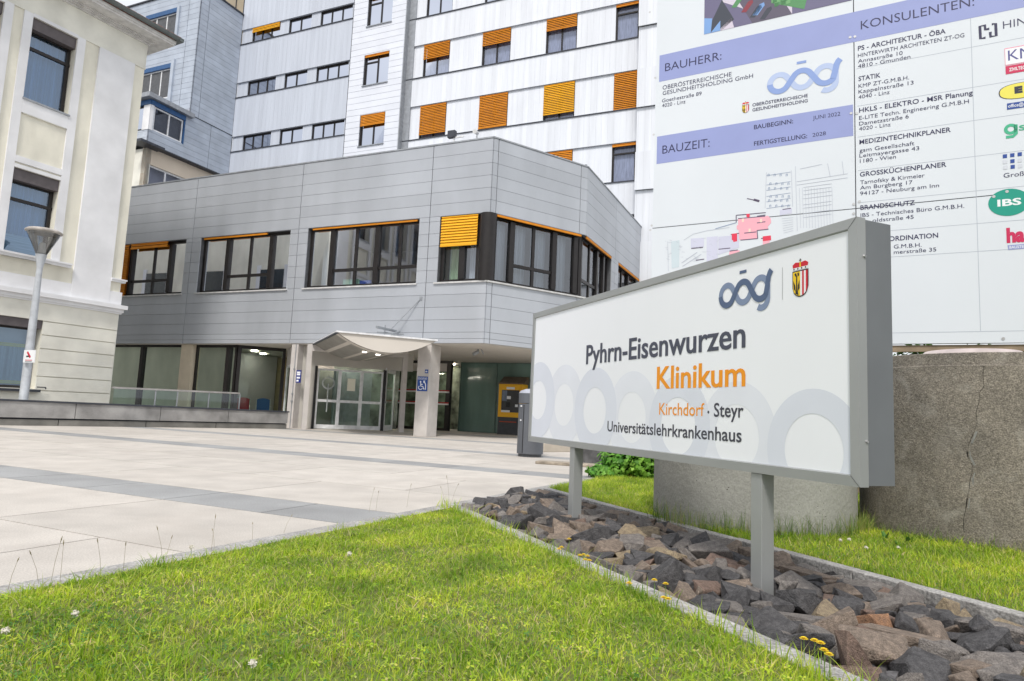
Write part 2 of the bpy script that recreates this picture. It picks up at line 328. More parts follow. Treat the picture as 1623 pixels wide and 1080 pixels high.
def nd(n,d,z=0.0): q=bn*n+bd*d; return (q[0],q[1],z)
bands=[(-9.35,-8.7),(-4.9,-4.25),(-.45,.2),(4.02,4.68),(8.72,9.36),(12.45,13.08),(16.8,17.45),(21.2,21.85)]
pv=MB(); bnd=MB(); gg=.0065
Q0=np.array([-.457,6.171]); pe_=np.array([math.sin(R(27.4)),math.cos(R(27.4))]); pne=np.array([pe_[1],-pe_[0]])
def half(pts,lim=-.05):                                  # keep only what lies on the plaza side of the lawn edge
    o=[]; n=len(pts); f=lambda p:lim-(np.array(p[:2])-Q0)@pne
    for i in range(n):
        a,b=pts[i],pts[(i+1)%n]; fa,fb=f(a),f(b)
        if fa>=0: o.append(tuple(a[:2]))
        if (fa>=0)!=(fb>=0): t=fa/(fa-fb); o.append((a[0]+(b[0]-a[0])*t,a[1]+(b[1]-a[1])*t))
    return o
def slab(m,n0,n1,d0,d1):
    q=half([nd(n0+gg,d0+gg),nd(n1-gg,d0+gg),nd(n1-gg,d1-gg),nd(n0+gg,d1-gg)])
    if len(q)>=3: m.prism(q,-.05,0.0)
prev=-14.0; edges=[]
for a,b in bands:
    k=max(1,round((a-prev)/1.33)); 
    for i in range(k):
        n0=prev+(a-prev)*i/k; n1=prev+(a-prev)*(i+1)/k; sh=0 if i%2==0 else .0
        for d0 in np.arange(-12.6+sh,30,2.2): slab(pv,n0,n1,d0,d0+2.2) if (i%2==0) else slab(pv,n0,n1,d0+1.1,d0+3.3)
    for d0 in np.arange(-12.6,30,1.1): slab(bnd,a,b,d0,d0+1.1)
    prev=b
for n0 in np.arange(21.85,33,1.4):
    for d0 in np.arange(-12.6,30,2.2): slab(pv,n0,n0+1.4,d0,d0+2.2)
tag(pv.build('plaza_paving',PAVE,fix=False),kind='structure'); tag(bnd.build('paving_band',BAND,fix=False),kind='structure')
u_=MB(); hp=half([nd(-14,-13),nd(34,-13),nd(34,31),nd(-14,31)]); u_.add([(a,b,-.012) for a,b in hp],[tuple(range(len(hp)))]); tag(u_.build('paving_joint_bed',mat('joint_mortar',(.13,.11,.09),.95),fix=False),kind='structure')
# ------------------------------------------------------------------ podium
cor=A.sub(-1.833); C=Pl(cor.p,56.0); CL=3.87; D=Pl(C.P(CL,0),24.8); DL=8.35
T=Pl(PB,-66.2,-11.46); L=Pl(PB,-66.2,-11.1); BK=Pl(PB,-66.2,-10.9)
Z0,Z1,ZS,ZH=2.93,9.43,4.87,7.02
pod=thing('clinic_podium',A.P(6,0),'silver panelled two storey entrance building with dark bronze window bands','building')
rows=[round(2.93+.13+.4*i-.0,3) for i in range(0,17)]
rows=[3.07]+[round(9.43-.4*i,3) for i in range(0,7)]+[round(4.87-.4*i,3) for i in range(0,5)]+[round(4.87+.4*i,3) for i in range(0,6)]
A_ops=[(11.25,16.1,ZS,ZH),(6.07,10.47,ZS,ZH),(.70,5.28,ZS,ZH),(-1.84,-.07,ZS,ZH)]
C_ops=[(-.01,CL+.01,ZS,ZH)]; D_ops=[(-.01,3.15,ZS,ZH),(4.1,7.6,ZS,ZH)]
def doubled(x): return x
segs=[(A,-1.833,17.2,A_ops,[10.93,5.7,.32]),(C,0,CL,C_ops,[.18,CL-.3]),(D,0,DL,D_ops,[3.6])]
wl=MB()
for pl,a,b,ops,sm in segs: cells((wl,pl),a,b,Z0+.02,Z1-.03,ops,[],[],0,-.25,-.004)
wl.build('wall',CLAD_GAP,pod)
cl=MB()
for pl,a,b,ops,sm in segs: cells((cl,pl),a,b,Z0,Z1,ops,rows,sm,.009,0,.03,ugap=.022)
cl.build('cladding',CLAD,pod)
cp=MB()
for pl,a,b,ops,sm in segs: cp.box(pl,a-.02,b+.02,Z1+.002,Z1+.05,-.3,.05); 
cp.build('roof_edge',GREYTRIM,pod)
def foot(off=0,z=0):
    i=-off
    def ins(p1,p2):                      # line intersection of two offset planes
        a=p1.p+p1.o*(-off); b=p2.p+p2.o*(-off); m=np.array([[p1.d[0],-p2.d[0]],[p1.d[1],-p2.d[1]]]); t=np.linalg.solve(m,(b-a)[:2]); return a+p1.d*t[0]
    q=[A.P(17.2,0,-off),ins(A,C),ins(C,D),D.P(DL-.05,0,-off)]; bk=T.P(-4,0,.01); q+= [T.P(17.2,0,.02)]
    return [(p[0],p[1]) for p in q]
fp=foot(.26)
s_=MB(); s_.prism(foot(.01),Z0-.03,Z0+.015); s_.build('soffit',SOFF,pod)
s_=MB(); s_.prism(foot(.26),9.1,9.2); s_.build('roof',GREYTRIM,pod)
s_=MB(); s_.prism(foot(.26),3.2,3.9); s_.prism(foot(.26),7.25,7.35,1)
for pl,a,b in((A,-1,17),(D,-2,DL)): s_.box(pl,a,b,3.92,7.2,-4.6,-4.5,1)
for q in(10.87,5.67,.3): s_.box(A,q-.05,q+.05,3.92,7.2,-4.4,-.3,1)
s_.build('interior_room',[ROOMD,ROOMW],pod)
s_=MB()                                                  # joint lines deepened at panel seams handled by gaps; projecting window sills
for pl,a,b in((A,11.2,16.2),(A,6.0,10.52),(A,.65,5.33),(A,-1.86,0.02),(C,-.03,CL+.03),(D,-.02,3.2),(D,4.05,7.65)): s_.box(pl,a,b,ZS-.05,ZS-.003,-.2,.09)
s_.build('window_ledge',mat('ledge_metal',(.62,.62,.62),.5,.1),pod)
O=-.13
W=window(pod,A,11.27,16.05,ZS,ZH,O,mull=(13.15,),thick=(14.45,12.2),trans=((14.4,12.25,5.48),),fw=.10)
blind(W,A,12.3,14.4,ZH-.22,ZH-.01,.0,ORANGE); blind(W,A,14.55,15.95,ZS+.02,ZH-.02,-.02,ORANGE)
curtain(W,A,13.3,14.3,5.0,6.9,-.5,CURT); curtain(W,A,11.4,11.8,5,6.9,-.6,CURT)
W=window(pod,A,6.09,10.45,ZS,ZH,O,mull=(8.06,),thick=(9.16,7.03),trans=((9.1,7.08,5.48),),fw=.10)
blind(W,A,7.2,10.35,ZH-.07,ZH-.01,-.03,ORANGE); curtain(W,A,9.25,10.0,4.95,6.95,-.5,CURTC); curtain(W,A,6.3,6.6,4.95,6.95,-.5,CURT)
W=window(pod,A,.72,5.26,ZS,ZH,O,mull=(3.28,1.5),thick=(4.27,2.4),trans=((4.2,2.45,5.48),(2.35,.75,5.48)),fw=.10)
blind(W,A,.8,5.1,ZH-.06,ZH-.01,-.03,ORANGE); curtain(W,A,4.35,5.0,4.95,6.95,-.5,CURT); curtain(W,A,.8,1.05,4.95,6.95,-.5,CURTC)
W=window(pod,A,-1.45,-.09,ZS,ZH,O,thick=(-.86,),fw=.11)
blind(W,A,-1.42,-.12,6.03,ZH-.02,.0,YELLOW,pitch=.09,tilt=.03,cl=1.05); curtain(W,A,-.8,-.25,4.95,6.9,-.5,CURTG); curtain(W,A,-1.4,-.9,4.95,6.9,-.55,CURT)
c_=MB(); cc=A.P(-1.72,0,-.14); c_.lathe((cc[0],cc[1],0),[(.27,ZS+.005),(.27,ZH-.005)],24); c_.build('corner_post',FRAME,pod,smooth=True)
W=window(pod,C,.22,CL-.05,ZS,ZH,O,mull=(1.80,),thick=(.93,2.64,3.55),trans=((.95,2.6,5.53),),fw=.10)
blind(W,C,.25,CL-.2,ZH-.07,ZH-.01,.0,ORANGE)
for a,b in((.3,.85),(1.05,1.7),(1.9,2.5),(2.75,3.4)): curtain(W,C,a,b,4.95,6.9,-.45,CURT)
W=window(pod,D,.04,3.13,ZS,ZH,O,mull=(.95,),thick=(1.75,2.55),trans=((.1,1.7,5.5),),fw=.10)
blind(W,D,.08,3.1,ZH-.08,ZH-.01,.0,ORANGE); curtain(W,D,.2,.8,4.95,6.9,-.45,CURT)
W=window(pod,D,4.12,7.58,ZS,ZH,O,mull=(5.2,),thick=(6.1,),fw=.10); blind(W,D,4.15,7.55,ZH-.08,ZH-.01,.0,ORANGE)
fx=MB()                                                   # blue box, green folders on the sills inside
fx.box(A,2.7,3.15,4.93,5.12,-.45,-.3,0); fx.box(A,3.2,3.9,4.93,5.2,-.5,-.35,1); fx.box(A,8.7,8.95,4.93,5.15,-.45,-.3,2); fx.box(A,7.4,8.0,4.93,5.25,-.6,-.4,3)
fx.build('sill_box',[flat('blue_box',(40,80,170)),flat('green_box',(140,190,165)),flat('teal_box',(60,170,200)),flat('grey_box',(150,150,160))],pod)
# ------------------------------------------------------------------ podium ground floor
uG=lambda x,y=600,o=-.2: A.uz(x,y,o)[0]
gf=MB(); colL,colR=uG(288),uG(306)
gf.box(A,colR,colL,0,2.9,-.5,-.05); gf.build('column',mat('cream_column',(.62,.54,.42),.85,0,.05,3),pod)
u375,u443=uG(375),A.uz(444,600,-1.3)[0]
window(pod,A,colL+.02,17.1,0,2.9,-.2,thick=(uG(222),),fw=.09,gm=GLG)
window(pod,A,u375+.1,colR-.02,0,2.9,-.2,thick=(uG(359),),fw=.10,gm=GLG)
q0=A.P(u375+.06,0,-.22); q1=A.P(u443,0,-1.5); az2=math.degrees(math.atan2(q0[0]-q1[0],q0[1]-q1[1])); OB=Pl(q1,az2); obl=math.hypot(q0[0]-q1[0],q0[1]-q1[1])
window(pod,OB,0,obl,0,2.9,0,fw=.12,gm=GLG)
q2=OB.P(-.05,0); q3=A.P(uG(457,600,-.3),0,-.45); az3=math.degrees(math.atan2(q2[0]-q3[0],q2[1]-q3[1])); OC=Pl(q3,az3); ocl=math.hypot(q2[0]-q3[0],q2[1]-q3[1])
s_=MB(); s_.box(OC,0,ocl,2.25,2.89,-.1,0); s_.build('panel',PCONC,pod); window(pod,OC,.02,ocl-.02,0,2.24,0,fw=.08,fm=WFRAME,gm=GLG)
s_=MB(); cA,cB=A.uz(457,620,0)[0],A.uz(467.5,620,0)[0]
s_.box(A,cB,cA,0,2.9,-.45,.0); s_.box(A,cB+.002,cB+.2,0,2.9,-2.0,-.451); s_.build('column',PCONC,pod)
s_=MB(); s_.box(A,cB+.08,cB+.1,0,2.9,-.0,.02); 
for z in(.9,1.15,2.0): s_.box(A,cB+.06,cB+.12,z,z+.05,0,.04)
s_.build('cable',GREYTRIM,pod)
# lobby inside
s_=MB(); s_.box(A,5.8,17.1,0,2.88,-5.2,-5.1,0); s_.box(A,10.9,11.0,0,2.88,-5.0,-2.4,1); s_.box(A,16.9,17.0,0,2.88,-5,-.4,1)
s_.prism([(p[0],p[1]) for p in(A.P(5.8,0,-.6),A.P(17.1,0,-.6),A.P(17.1,0,-5.2),A.P(5.8,0,-5.2))],.002,.02,2)
s_.box(A,12.2,12.7,.9,1.5,-5.08,-5.05,3); s_.box(A,13.3,13.7,1.1,1.75,-5.08,-5.05,3); s_.box(A,14.2,14.7,.5,1.2,-5.08,-5.05,3)
s_.build('lobby_interior',[LOBF,ROOMW,mat('grey_floor',(.25,.24,.23),.5),PCONC],pod)
lt=MB()
for u,n in((9.5,2.2),(8.2,3.2),(7.2,1.9),(10.2,3.4)): p=A.P(u,2.86,-n); lt.lathe((p[0],p[1],2.86),[(0,0),(.13,0),(.13,.02)],16)
lt.build('ceiling_light',emis('lit_lamp',(1,.93,.80),32.0),pod)
# green back glass of the covered forecourt
BG=Pl(PB,-66.2,-6.9)
window(pod,BG,-5.5,2.6,0,2.9,0,mull=(.9,-1.6,-3.6),fw=.035,fm=mat('green_glass_edge',(.10,.17,.155),.4),gm=mat('green_enamelled_glass',(.20,.31,.28),.08,0,.25,.7,stretch=(1,1,.25)))
s_=MB(); s_.box(BG,-5.5,2.6,0,2.9,-.45,-.4); s_.build('lobby_back_wall',mat('teal_screen_wall',(.36,.52,.48),.8,0,.35,1.4,stretch=(1,1,.3)),pod)
BG2=Pl(PB,-66.2,-6.2)
W=window(pod,BG2,2.62,6.8,0,2.9,0,thick=(2.75,),fw=.11,gm=GLG)
s_=MB(); s_.box(BG2,2.7,6.8,2.45,2.78,.01,.03); s_.build('header_panel',PCONC,pod)
s_=MB()
for z in(1.12,1.62): s_.box(BG2,2.65,6.5,z,z+.05,.08,.14,0); s_.box(BG2,2.65,6.5,z-.06,z-.002,.08,.14,1)
s_.build('handrail',[flat('red_rail',(170,20,30)),WFRAME],pod)
s_=MB(); s_.box(BG2,2.6,8,0,2.9,-3.1,-3.0); s_.build('lobby_back_wall',mat('dim_lobby_wall',(.30,.34,.26),.9,0,.5,2.5),pod)
# entrance pillar
pil=MB(); uw=A.uz(657.7,640)[0]; 
pil.box(A,0,uw,0,2.895,-.62,0); pil=pil.build('column',PCONC,pod,bevel=.012)
sp=A.P(-1.9,0,-5.2); s_=MB(); s_.tube((sp[0],sp[1],0),(sp[0],sp[1],2.9),.05); s_.build('column',WFRAME,pod)
s_=MB(); p=A.P(-.9,2.88,-1.5); s_.tube((p[0],p[1],2.9),(p[0],p[1],2.8),.03); s_.tube((p[0],p[1],2.82),(p[0]-.15,p[1]-.1,2.72),.06); s_.tube((p[0]+.1,p[1],2.9),(p[0]+.18,p[1],2.75),.02); s_.build('spotlight',GREYTRIM,pod)
# ------------------------------------------------------------------ entrance frame, door, canopy
pl_,pr_=np.array(un(4.6,-.12)),np.array(un(2.30,2.3)); azv=math.degrees(math.atan2(pl_[0]-pr_[0],pl_[1]-pr_[1])); V=Pl(pr_,azv); VL=float(np.linalg.norm(pl_-pr_))
por=thing('entrance_portal',V.P(VL/2,0),'white steel frame and revolving glass door of the main entrance','entrance')
s_=MB(); s_.box(V,0,.17,0,2.88,-.2,0); s_.build('post',PCONC,por); s_=MB(); s_.box(V,VL,VL+.16,0,2.88,-.22,0); s_.build('post',PCONC,por)
s_=MB(); s_.box(V,.172,VL-.002,2.66,2.88,-.2,-.004); s_.build('lintel',PCONC,por)
dz=2.12; a0,_=V.uz(605,640,-.75); a1,_=V.uz(498,640,-.75)
s_=MB(); s_.box(V,-.4,VL+.3,dz+.1,2.87,-.85,-.8); s_.box(V,a1+.02,VL+.3,0,dz+.1,-.85,-.8); s_.build('fascia_panel',mat('beige_fascia',(.50,.48,.44),.8,0,.04,2),por)
s_=MB(); s_.box(V,a0-.10,a0,0,dz+.08,-.8,-.7); s_.build('door_jamb',BLACK,por); s_=MB(); s_.box(V,a1-.03,a1+.05,0,dz+.08,-.8,-.7); s_.build('door_jamb',BLACK,por)
n=3; wd=(a1-.04-a0-.01)/n
for i in range(n):
    x0=a0+.01+wd*i; x1=x0+wd; m=MB(); f_=.055
    m.box(V,x0,x1-.004,0.02,.16,-.78,-.72); m.box(V,x0,x1-.004,dz-.06,dz,-.78,-.72); m.box(V,x0,x0+f_,.16,dz-.06,-.78,-.72); m.box(V,x1-f_-.004,x1-.004,.16,dz-.06,-.78,-.72); m.box(V,x0+f_,x1-f_,.95,1.04,-.78,-.725)
    dr=m.build('door_leaf',WFRAME,por); q=MB(); q.rect(V,x0+.02,x1-.02,.1,dz-.03,-.755); q.build('pane',GLG,dr,fix=False)
    if i==1: q=MB(); q.box(V,x0+.22,x0+.5,1.38,1.82,-.715,-.71); nq=q.build('paper_notice',flat('notice_paper',(225,222,205)),dr)
    if i==2:
        q=MB(); cxx=(x0+x1)/2; ribbon(q,V,arc(cxx,1.62,.2,0,360,28),.05,-.712); q.box(V,cxx-.02,cxx+.02,.6,1.6,-.714,-.71); q.build('door_mark',mat('frosted_mark',(.35,.38,.38),.7),dr)
e0=V.P(a0-.12,0,-.78); SD=Pl(e0,azv-62.0 if True else 0)
sdl=1.25; us=1 if (SD.uz(630,640)[0]>0) else -1
m=MB(); 
def sb(a,b,z0,z1,o0,o1): m.box(SD,us*a,us*b,z0,z1,o0,o1)
sb(0,.14,0,2.3,-.06,0); sb(sdl-.08,sdl,0,2.3,-.06,0); sb(.14,sdl-.08,2.12,2.3,-.06,0); sb(.14,sdl-.08,0,.2,-.06,0)
dr=m.build('side_door',WFRAME,por); q=MB(); q.rect(SD,us*.1,us*(sdl-.04),.1,2.2,-.03); q.build('pane',GLG,dr,fix=False)
q=MB(); q.box(SD,us*.04,us*.08,1.0,1.08,0,.05); q.build('handle',GREYTRIM,dr)
s_=MB(); s_.box(V,-.5,VL+.2,0,2.6,-3.4,-3.3); s_.build('inner_wall',mat('dark_lobby',(.26,.30,.27),.9,0,.5,2),por)
s_=MB(); p=V.P((a0+a1)/2,0,-1.9); s_.tube((p[0],p[1],0),(p[0],p[1],2.2),.05); 
for k in range(3): s_.bx((p[0]+.5*math.cos(k*2.1+.4),p[1]+.5*math.sin(k*2.1+.4),1.1),(1.0,.03,2.1),k*2.1+.4)
s_.build('rotor',GREYTRIM,por)
lt=MB()
for u,o in((.6,-1.5),(1.7,-1.5),(2.8,-1.5),(.6,-2.6),(2.2,-2.6)): p=V.P(u,2.5,o); lt.lathe((p[0],p[1],2.5),[(0,0),(.12,0),(.12,.03)],14)
lt.build('ceiling_light',MATS['lit_lamp'],por)  # lamps added behind the door to brighten the lobby
lt=MB()
for u,n in((3.4,7.6),(5.0,7.6),(4.2,8.6)): p=un(u,n); lt.lathe((p[0],p[1],2.85),[(0,0),(.12,0),(.12,.03)],14)
lt.build('ceiling_light',MATS['lit_lamp'],pod)
# canopy
zc=2.925; c2=gnd(535,525.5,zc); c3=gnd(691,539.5,zc); azc=math.degrees(math.atan2(c2[0]-c3[0],c2[1]-c3[1])); CF=Pl(c3,azc); cw=float(np.linalg.norm(c2-c3)); sag=.46
can=thing('entrance_canopy',CF.P(cw/2,zc),'pale curved canopy with sagging belly hanging over the main entrance','canopy')
N=24; prof=[(cw*i/N,zc-.03-sag*(1-(2*i/N-1)**2)) for i in range(N+1)]
s_=MB(); s_.poly(CF,[(0,zc-.028)]+prof[1:-1]+[(cw,zc-.028)],0.0); s_.build('front_fascia',SOFF,can)
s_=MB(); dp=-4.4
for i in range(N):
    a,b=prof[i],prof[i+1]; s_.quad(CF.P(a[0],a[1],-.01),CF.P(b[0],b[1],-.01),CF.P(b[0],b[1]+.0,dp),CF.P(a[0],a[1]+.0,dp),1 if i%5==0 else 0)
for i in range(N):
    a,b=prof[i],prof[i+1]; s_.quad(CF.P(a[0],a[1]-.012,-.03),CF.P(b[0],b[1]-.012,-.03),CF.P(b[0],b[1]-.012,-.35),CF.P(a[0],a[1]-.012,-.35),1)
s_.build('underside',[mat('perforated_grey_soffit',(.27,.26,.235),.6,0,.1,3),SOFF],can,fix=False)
s_=MB(); s_.box(CF,-.04,cw+.04,zc-.028,zc+.02,dp,.05); s_.build('roof_sheet',WFRAME,can)
for fr_ in(.52,.66):
    p=CF.P(cw*fr_,0,-.9); zz0=zc-.03-sag*(1-(2*fr_-1)**2)-.02; s_=MB(); s_.lathe((p[0],p[1],zz0),[(0,0),(.07,0),(.07,.02)],14); s_.build('downlight',emis('downlight_glow',(1,.95,.85),5.0) if 'downlight_glow' not in MATS else MATS['downlight_glow'],can)
s_=MB(); s_.box(CF,cw-.02,cw+.06,zc-.06,zc-.03,dp,.03); s_.build('edge_trim',DKTRIM,can)
s_=MB(); b0=gnd(597,518.5,3.32); b1=gnd(665,533.5,3.32); s_.tube(b0,b1,.045,n=6); b2=gnd(597,527,3.2); b3=gnd(640,530,3.2); s_.tube(b2,b3,.03,n=6); s_.tube(b0+(b1-b0)*.18+np.array([0,0,.12]),b0+(b1-b0)*.18-np.array([0,0,.35]),.018,n=6); s_.tube(b0+(b1-b0)*.5,gnd(621,530,3.0),.04,n=6); s_.tube(b1,(b1[0],b1[1],2.94),.03,n=6)
s_.build('steel_beam',ALUD,can)
s_=MB(); ua,za=A.uz(668,473.5); s_.tube(A.P(ua,za,.03),b0+(b1-b0)*.3,.014,n=6); s_.box(A,ua-.05,ua+.05,za-.06,za+.06,.03,.05); s_.build('tie_rod',GREYTRIM,can)
# small signs
BLUE=flat('sign_blue',(20,70,150)); WH=flat('sign_white_print',(235,238,242))
def sign_on(name,pl,x0,y0,x1,y1,o,label,cat,extra=None,m=BLUE):
    a=pl.uz(x0,y0,o); b=pl.uz(x1,y1,o); t=thing(name,pl.P((a[0]+b[0])/2,b[1],o),label,cat)
    q=MB(); q.box(pl,min(a[0],b[0]),max(a[0],b[0]),b[1],a[1],o,o+.015); q.build('plate',m,t)
    if extra: extra(t,pl,a,b,o+.017)
    return t
def wheel(t,pl,a,b,o):
    q=MB(); W_=abs(b[0]-a[0]); H_=a[1]-b[1]; k=1 if b[0]>a[0] else -1
    P=lambda x,y:(a[0]+k*x*W_,b[1]+y*H_)
    put_text(q,pl,'EINGANG',P(.06,0)[0],P(.94,0)[0],P(0,.84)[1],P(0,.84)[1],.1*H_,o)
    q.rect(pl,*sorted((P(.05,0)[0],P(.95,0)[0])),P(0,.8)[1],P(0,.815)[1],o)
    ribbon(q,pl,[ (P(.34,.24)[0]+k*.2*W_*math.cos(t_),P(.34,.24)[1]+.115*H_*1.1*math.sin(t_)) for t_ in np.linspace(2.2,6.1,20)],.022,o)
    for pts in([(.34,.58),(.36,.34),(.58,.32),(.66,.14),(.76,.16)],[(.36,.46),(.54,.46)]): ribbon(q,pl,[P(*p) for p in pts],.028,o)
    q.poly(pl,[(P(.32,.64)[0]+.025*math.cos(i),P(.32,.64)[1]+.03*math.sin(i)) for i in np.linspace(0,6.28,10)[:-1]],o)
    ribbon(q,pl,[P(.84,.1),(P(.84,.42)),P(.8,.52),P(.7,.62)],.03,o); q.poly(pl,[P(*p) for p in((.58,.72),(.8,.72),(.62,.54))],o)
    q.build('pictogram',WH,t)
sign_on('wheelchair_entrance_sign',A,662.5,597,677,620.5,.004,'blue wheelchair sign with arrow fixed on the entrance pillar','sign',wheel)
def two(t,pl,a,b,o):
    q=MB(); q.poly(pl,[(a[0]+(b[0]-a[0])*x,b[1]+(a[1]-b[1])*y) for x,y in((.2,.3),(.2,.55),(.5,.55),(.5,.75),(.8,.5),(.8,.3))],o); q.build('pictogram',WH,t)
sign_on('small_blue_sign',A,674,586,678.5,592,.004,'tiny blue square sign above the wheelchair sign on the pillar','sign',two)
RW=Pl(A.P(cB,0,-.3),23.8)
def dirtx(t,pl,a,b,o):
    q=MB(); W_=b[0]-a[0]
    for y in(.82,.66,.4,.16): q.rect(pl,*sorted((a[0]+W_*.15,a[0]+W_*(.85 if y>.3 else .6))),b[1]+(a[1]-b[1])*y-.03,b[1]+(a[1]-b[1])*y+.03,o)
    q.build('print',WH,t)
sign_on('blue_wall_sign',A,470.5,587,476.5,607,.09,'dark blue information sign on the white column beside the entrance','sign',dirtx,flat('navy_sign',(20,40,130)))
# ------------------------------------------------------------------ tower
tw=thing('hospital_tower',T.P(6,0),'tall white and pale grey ribbed metal hospital block with rows of windows','building')
ZT=29.5
def ribbed(pl,u0,u1,z0,z1,ops,o,mb,mi=0,st=.3): cells((mb,pl),u0,u1,z0,z1,ops,[],frange(u0,u1,st)[1:],.004,o-.05,o,mi,ugap=.004)
sills=[8.35,11.87,15.40,18.93,22.46,25.99]; rt=MB(); tr_=MB(); WB=[]
for i,zs in enumerate(sills):
    zh=zs+1.86
    us=[(8.4-3.61*k,6.75-3.61*k) for k in range(0,4)]
    ops=[(b,a,zs,zh) for a,b in us]
    ribbed(T,-3.7,9.42,zs,zh,ops,-.06,rt)                     # window zone, set back
    ribbed(T,-3.7,9.42,zh,sills[i+1] if i<5 else ZT,[],0,rt)  # spandrel, proud
    tr_.box(T,-3.7,9.42,zs-.05,zs-.003,-.06,.05); tr_.box(T,-3.7,9.42,zh+.003,zh+.035,-.05,.012)  # sill ledge; the upper dark strip paints the shadow line under the spandrel
    for k,(a,b) in enumerate(us):
        if zs<11 or (zs<13 and k<2): continue
        WB.append((i,k,a,b,zs,zh))
ribbed(T,-3.7,9.42,0,8.29,[],0,rt); lt_=MB(); lsill=[12.62,16.13,19.64,23.15,26.66]; LW=[]
for i,zs in enumerate(lsill):
    zh=zs+.93; us=[(20.86,18.62),(17.93,16.2),(15.52,13.2)]
    ops=[(b,a,zs,zh) for a,b in us]
    ribbed(L,13.08,21.72,zs,zh,ops,-.06,lt_); ribbed(L,13.08,21.72,zh,lsill[i+1] if i<4 else ZT,[],0,lt_)
    tr_.box(L,13.08,21.72,zs-.05,zs-.003,-.06,.05); tr_.box(L,13.08,21.72,zh+.003,zh+.03,-.05,.01)  # ledge again, with the painted shadow line above the window heads
    if zs>13:
        for k,(a,b) in enumerate(us): LW.append((i,k,a,b,zs,zh))
ribbed(L,13.08,21.72,8.5,12.6,[],0,lt_)
st_=MB(); ssill=[15.28,18.84,22.40,25.96]; sops=[(10.38,12.08,z,z+1.83) for z in ssill]
cells((st_,L),9.45,13.05,8.5,ZT,sops,[round(8.5+.36*k,3) for k in range(60)],[],.018,-.05,.0,ugap=0)
rt.build('ribbed_facade',TOWER,tw); lt_.build('ribbed_facade',TOWER_L,tw); st_.build('panel_facade',STRIPM,tw)
tr_.box(L,13.055,13.075,8.5,ZT,-.05,.015); tr_.box(L,21.73,21.78,8.5,ZT,-.05,.02)
tr_.build('ledge_and_shadow_line',DKTRIM,tw)
bk=MB(); bk.box(T,-3.7,9.42,0,ZT,-12,-.31); bk.box(L,9.43,21.9,0,ZT,-12,-.31)
# dark liner with the openings
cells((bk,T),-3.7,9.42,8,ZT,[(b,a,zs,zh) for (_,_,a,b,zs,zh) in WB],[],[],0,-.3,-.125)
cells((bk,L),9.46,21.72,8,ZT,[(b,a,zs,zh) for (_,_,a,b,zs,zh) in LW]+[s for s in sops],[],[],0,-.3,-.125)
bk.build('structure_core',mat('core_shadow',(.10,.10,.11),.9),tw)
rv=MB(); rv.box(L,9.40,9.449,8.5,ZT,-.4,.02); rv.box(T,9.0,9.41,8.5,ZT,.0,.03); rv.build('downpipe_recess',GREYTRIM,tw)
bcov={}  # which blinds are down: (row,col)->lower edge as fraction of the window, colour
bd_={(2,0):(.12,ORANGE),(2,1):(.04,ORANGE),(2,2):(.16,YELLOW),(2,3):(.02,ORANGE),(3,0):(.55,ORANGE),(3,1):(.60,ORANGE),(3,2):(.66,ORANGE),(3,3):(.93,ORANGE),(1,2):(.1,ORANGE),(1,3):(.93,ORANGE),(5,1):(.5,ORANGE)}
for i,k,a,b,zs,zh in WB:
    Wn=window(tw,T,b,a,zs,zh,-.16,mull=((a+b)/2,) if k!=3 else (b+.55,),trans=((b,a,zh-.45),) if k==3 else (),fw=.075,gm=GLT)
    c=MB(); c.rect(T,b+.05,a-.05,zs+.05,zh-.05,-.29,0); c.build('curtain',mat('tower_lace_curtain',(.46,.48,.56),.9,0,.25,6,stretch=(6,6,.4)),Wn,fix=False)
    if (i,k) in bd_:
        fr,mm=bd_[(i,k)]; blind(Wn,T,b+.02,a-.02,zs+(zh-zs)*fr,zh-.01,-.04,mm,pitch=.09,tilt=.035,cl=.9)
for i,k,a,b,zs,zh in LW:
    mu=((a+b)/2,) if k==1 else (b+(a-b)/3,b+2*(a-b)/3)
    Wn=window(tw,L,b,a,zs,zh,-.14,mull=mu,fw=.07,gm=GLT)
    c=MB(); c.rect(L,b+.05,a-.05,zs+.05,zh-.05,-.28,0); c.build('curtain',MATS['tower_lace_curtain'],Wn,fix=False)
    if (i,k)==(3,0): blind(Wn,L,b+.02,a-.02,zh-.28,zh-.01,-.03,YELLOW,pitch=.09)
for z in ssill[:-1]+[25.96]:
    Wn=window(tw,L,10.4,12.06,z,z+1.83,-.14,mull=(11.2,),trans=((11.2,12.06,z+1.4),),fw=.08,gm=GLT,sill=.06)
    c=MB(); c.rect(L,10.45,12.0,z+.05,z+1.8,-.28,0); c.build('curtain',MATS['tower_lace_curtain'],Wn,fix=False)
    hgt={15.28:.62,18.84:.12,22.40:.06}.get(z)
    if hgt: blind(Wn,L,10.42,12.04,z+1.81-hgt,z+1.81,-.04,ORANGE,pitch=.09)
# stepped block at the tower's right end
bl=MB(); zz=[0,5.0,6.9,8.75,11.17,12.96,15.11,16.97,19.08,20.9,22.9,24.8,26.8,29.5]
for i in range(len(zz)-1):
    o=.0 if i%2==0 else -.12; ribbed(BK,-12.5,-3.72,zz[i]+(.0),zz[i+1]-.003,[],o+.06,bl)
bl.box(BK,-12.5,-3.72,0,29.5,-10,-.13,1); bl.build('stair_block',[TOWER,CLAD_GAP],tw)
